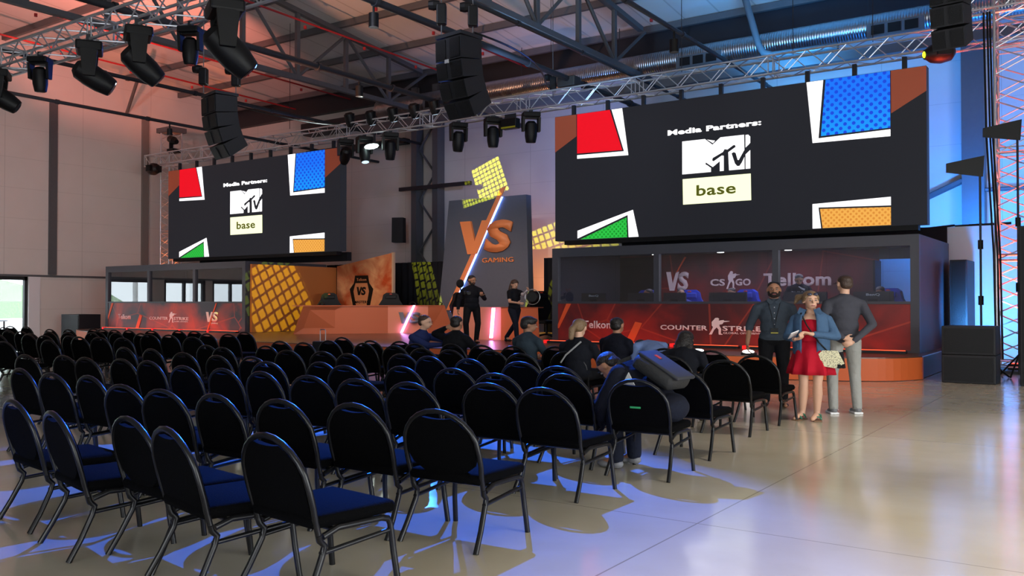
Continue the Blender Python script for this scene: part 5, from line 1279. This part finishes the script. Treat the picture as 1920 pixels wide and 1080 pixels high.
# 4 bent man with the backpack on the end chair
J = sit(.455)
J.update(chest=V((0, .24, .72)), neck=V((0, .40, .92)), head=V((0, .545, .90)), ls=V((-.18, .34, .88)), rs=V((.18, .34, .88)), le=V((-.22, .48, .56)), re=V((.22, .48, .56)), lw=V((-.10, .56, .34)), rw=V((.10, .56, .34)))
P4 = (-3.28, 7.18); RZ4 = face_to(-1, .12)
M_navy = cloth('navy_sweater', (16, 18, 30)); M_dkjean = cloth('dark_jeans', (20, 24, 38))
t, J4, hp4 = person('person in navy sweater bent far forward on a chair, wearing a backpack', (P4[0], P4[1], 0), RZ4, J, SK2, 'short', H_dark, 'sweater', M_navy, leg_m=M_dkjean, shoe_m=mat('grey_shoe', (120, 120, 125), .6), vox=.013, pitch=-1.0, bulk=1.1)
bp_ = thing('backpack', 'dark grey backpack with a red tag on the bent person\'s back', 'backpack', loc_of(P4, RZ4, (0, .14, .82)), RZ4)
M_pack = mat('backpack_charcoal', (30, 30, 31), .75, bump=.3, nscale=40); M_pack2 = mat('backpack_grey_flap', (40, 41, 46), .8)
a_ = .50
q = MB(); q.box(-.18, -.24, -.02, .18, .20, .12, bev=.05); q.obj('pack_body', M_pack, bp_, rot=(a_, 0, 0), loc=(0, .0, .03), smooth=50)
q = MB(); q.box(-.15, -.27, .11, .15, .19, .145, bev=.017); q.obj('pack_flap', M_pack2, bp_, rot=(a_, 0, 0), loc=(0, .0, .03), smooth=50)
MB().box(-.02, .04, .145, .02, .10, .15).obj('red_tag', M_ored, bp_, rot=(a_, 0, 0), loc=(0, 0, .03))
for sx_ in (-1, 1): MB().tube([(sx_*.12, .20, .18), (sx_*.15, .30, .14), (sx_*.18, .32, .04), (sx_*.2, .22, -.10), (sx_*.19, .02, -.15)], .02, 6).obj('shoulder_strap', M_pack, bp_)
q = MB(); q.prism([(.0, .0), (.13, 0), (.065, .11)], 'x', .262, .27); q.obj('triangle_patch', mat('white_patch', (190, 190, 190), .6), bp_, (-.50, .08, -.05))

# 5-8 seated audience; positions sit on the chair seats
def seated(label, x, y, rz=0, seat=.455, **k):
    J = sit(seat); J.update(k.pop('joints', {})); return person(label, (x, y, 0), rz, J, **k)
def onchair(px, py): return px, py
M_hood = cloth('black_hoodie', (12, 13, 18)); M_grjk = cloth('grey_green_jacket', (46, 58, 68)); M_navyb = cloth('navy_blazer', (32, 42, 86)); M_blkknit = cloth('black_knit', (16, 18, 26))
M_ltblue = cloth('pale_blue_shirt', (110, 130, 175))
t, _, _ = seated('person with blond ponytail seen from behind, black top with a pale strap', -5.95, 10.12, face_to(-.1, 1), skin=SK1, hair='pony', hair_m=H_blond, top='top', top_m=M_blkknit, leg_m=M_blktr, pitch=-.3, shoe_m=M_brownshoe, face=False)
MB().tube([(.10, -.12, .98), (0.02, -.165, .90), (-.1, -.17, .80), (-.18, -.15, .70)], .012, 6).obj('pale_strap', mat('pale_strap', (150, 150, 150), .7), t)
seated('person with dark short hair beyond the blond ponytail, in dark blue', -6.15, 11.55, face_to(.1, 1), skin=SK2, hair='short', hair_m=H_dark, top='sweater', top_m=M_navy, leg_m=M_blktr, shoe_m=M_brownshoe, face=False, bulk=1.1)
seated('person with long dark hair hanging down, behind the backpack', -4.48, 10.1, face_to(-.2, 1), skin=SK2, hair='long', hair_m=H_dark, top='top', top_m=M_blkknit, leg_m=M_blktr, shoe_m=M_brownshoe, pitch=-.4, face=False, joints=dict(chest=V((0, .06, .74)), neck=V((0, .14, .90)), head=V((0, .23, 1.0)), ls=V((-.18, .10, .84)), rs=V((.18, .10, .84))))
J = dict(chest=V((0, .22, .76)), neck=V((0, .44, .88)), head=V((0, .60, .80)), ls=V((-.18, .36, .86)), rs=V((.18, .36, .86)), le=V((-.2, .46, .56)), re=V((.2, .46, .56)), lw=V((-.1, .5, .34)), rw=V((.1, .5, .34)))
seated('person in pale blue shirt bent down in the row by the stage', -5.35, 11.5, face_to(-.8, .6), skin=SK2, hair='short', hair_m=H_dark, top='shirt', top_m=M_ltblue, leg_m=M_dkjean, shoe_m=M_brownshoe, pitch=-1.1, face=False, joints=J)
seated('boy with dark hair in grey-green jacket looking right, seen from behind', -7.42, 11.1, face_to(.1, 1), skin=SK3, hair='messy', hair_m=H_dark, top='jacket', top_m=M_grjk, leg_m=M_blktr, shoe_m=M_brownshoe, yaw=-.9, pitch=-.1)
seated('person in black hoodie holding both hands to the back of their neck', -8.95, 11.3, face_to(.0, 1), skin=SK2, hair='short', hair_m=H_dark, top='hoodie', top_m=M_hood, leg_m=M_blktr, shoe_m=M_brownshoe, face=False, bulk=1.18,
       joints=dict(le=V((-.40, .06, .97)), lw=V((-.13, -.03, 1.08)), re=V((.26, .1, .75)), rw=V((.16, .3, .66))), hands={'l': ((.8, .1, .3), (.2, .8, 0), .6, -1)})
t, _, _ = seated('man with short light brown hair in navy blazer reaching out to his right', -9.75, 11.35, face_to(1, .12), skin=SK1, hair='short', hair_m=H_brown, top='blazer', top_m=M_navyb, leg_m=M_dkjean, shoe_m=M_brownshoe, pitch=-.1, bulk=1.1,
       joints=dict(head=V((0, .10, 1.15)), neck=V((0, .05, .995)), le=V((-.2, .28, .86)), lw=V((-.14, .54, .92)), re=V((.19, .24, .78)), rw=V((.1, .46, .80))), hands={'l': ((0, 1, .15), (0, 0, -1), .3), 'r': ((0, 1, 0), (0, 0, -1), .3)})
# 9-10 on the stage
J = stand(1.70)
J.update(le=V((-.26, .06, 1.12)), lw=V((-.14, .30, 1.20)), re=V((.27, -.02, 1.10)), rw=V((.30, .04, .86)), lk=V((-.12, .05, .50)), rk=V((.14, .06, .50)))
J = {k: v+V((0, 0, 0)) for k, v in J.items()}
Pg = (-12.25, 18.35)
person('man in black on the stage holding a small camera rig, looking down to his left', (-13.45, 17.65, .45), face_to(.85, -.75), J, SK2, 'short', H_dark, 'sweater', M_blkknit, leg_m=M_blktr, shoe_m=M_black, yaw=.5, pitch=-.3, vox=.014, beard=mat('dark_beard', (36, 26, 22), .8, bump=.6, nscale=60), sleeve='long', hands={'l': ((.2, .9, .3), (0, 0, 1), .8)})
tcam = thing('camera_rig', 'small black camera held up by the man on the stage', 'camera', (-13.28, 17.25, 1.66), face_to(.85, -.75))
MB().box(-.09, -.05, 0, .09, .05, .10, bev=.02).obj('camera_body', M_black, tcam); MB().lathe([(.045, 0), (.05, .06), (.045, .12)], Matrix.Translation((0, .04, .05)) @ Matrix.Rotation(-PI/2, 4, 'X'), 14).obj('lens', M_black, tcam)
tm = thing('microphone', 'fluffy dark microphone behind the shoulder of the man on the stage', 'microphone', (-13.9, 17.75, 1.9), 0)
MB().cyl((0, 0, 0), (.06, 0, -.32), .015, n=8).obj('handle', M_black, tm); MB().ell((0, 0, .06), (.11, .09, .11)).obj('windshield', mat('fluffy_black', (14, 14, 16), 1, bump=1, nscale=60), tm, smooth=True)
J = stand(1.60)
J.update(ls=V((-.16, 0, 1.30)), rs=V((.16, .02, 1.30)), le=V((-.06, .24, 1.22)), lw=V((.02, .44, 1.33)), re=V((.24, .12, 1.05)), rw=V((.20, .32, 1.02)), lk=V((-.1, -.08, .48)), la=V((-.12, -.40, .12)), lt=V((-.12, -.28, .03)), rk=V((.1, .16, .48)), ra=V((.1, .20, .09)), rt=V((.1, .34, .03)))
t, Jg, hpg = person('woman with long brown hair striding across the stage, black top with white sleeves', (-12.95, 18.8, .45), face_to(1, -.25), J, SK1, 'long', H_brown, 'top', M_blkknit, leg_m=M_dkjean, shoe_m=M_black, vox=.014, yaw=-.3, pitch=-.25, bulk=.92, sleeve='short')
Blob().cap(Jg['le'], .045, Jg['le']+(Jg['ls']-Jg['le'])*.35, .048).cap(Jg['le'], .045, Jg['lw'], .036).build('white_sleeve', cloth('white_cotton', (200, 198, 205)), t, .014, 2)
ch = thing('clear_visor', 'round black object with a clear rim carried by the woman on the stage', 'helmet', (-12.3, 18.66, 1.62), .4)
MB().lathe([(.02, -.05), (.12, -.05), (.15, 0), (.12, .05), (.02, .05)], Matrix.Rotation(PI/2, 4, 'X'), 24).obj('shell', M_black, ch, smooth=True)
MB().tube([(.19*math.cos(a), 0, .19*math.sin(a)) for a in [2*PI*k/28 for k in range(28)]], .012, 6, closed=True).obj('rim', mat('silver_tube', (190, 190, 195), .3, .9), ch)
# 11+ players in the right booth (seated behind monitors) and standing referee
J = stand(1.72)
J.update(head=V((0, .10, 1.56)), neck=V((0, .04, 1.44)), le=V((-.26, .08, 1.14)), lw=V((-.12, .28, 1.0)), re=V((.26, .08, 1.14)), rw=V((.12, .28, 1.0)))
t, Jr, _ = person('man standing in the right booth in a dark sweater with white chest print, looking down', (-6.28, 20.85, .45), face_to(.35, -1), J, SK1, 'short', mat('grey_hair', (80, 78, 84), .6), 'sweater', M_navy, leg_m=M_blktr, shoe_m=M_black, vox=.014, pitch=-.55, bulk=1.12)
text('chest_print', 'PUMA', -.17, .170, 1.20, .34, .09, mat('white_print2', (215, 215, 235), .6), t, th=.006, rz=0)
for o in t.children:
    if o.name.startswith('chest_print'): o.rotation_euler = (0, 0, PI); o.location = (.17, .172, 1.20)
MB().prism([(-.02, 0), (.05, .03), (.12, .09), (.10, .10), (.03, .06), (-.03, .04)], 'y', 0, .006).obj('chest_logo', mat('white_print2', (215, 215, 235), .6), t, (-.10, .168, 1.31))
def gamer(label, x, y, **k):
    J = sit(.50); return person(label, (x, y, .52-.0), k.pop('rz', PI), {a: v for a, v in J.items()}, vox=.015, leg_m=M_blktr, shoe_m=M_black, **k)
gamer('player in side view with short dark hair, beside the leftmost blue gaming chair', -10.15, 20.95, rz=face_to(-.8, -.6), skin=SK2, hair='short', hair_m=H_dark, top='shirt', top_m=M_blktr)
gamer('player with pale face half hidden behind a monitor below the wall letters', -9.28, 21.0, rz=PI, skin=SK1, hair='short', hair_m=H_dark, top='hoodie', top_m=cloth('blue_white_hoodie', (60, 84, 170)), yaw=.5)
gamer('player with black cap low behind the monitor under the soldier emblem', -7.95, 21.0, rz=PI, skin=SK1, hair='short', hair_m=H_dark, top='hoodie', top_m=cloth('royal_blue_hoodie', (38, 66, 190)), pitch=-.3)
gamer('player behind the rightmost monitor in the right booth, only dark hair showing', -4.5, 21.0, rz=PI, skin=SK2, hair='short', hair_m=H_dark, top='shirt', top_m=M_blktr, pitch=-.5)
# person cut by the left frame edge
person('person in dark clothes at the left frame edge in front of the glass doors', (-27.6, 12.55, 0), face_to(.6, .5), stand(1.45), SK1, 'short', H_blond, 'jacket', M_navy, leg_m=M_blktr, shoe_m=M_black, vox=.018, face=False)
# bar stools and small equipment beside the stage left
for o in COL.objects:
    if o.type == 'EMPTY' and o.name.startswith(('banner_print', 'desk_logo')): pass
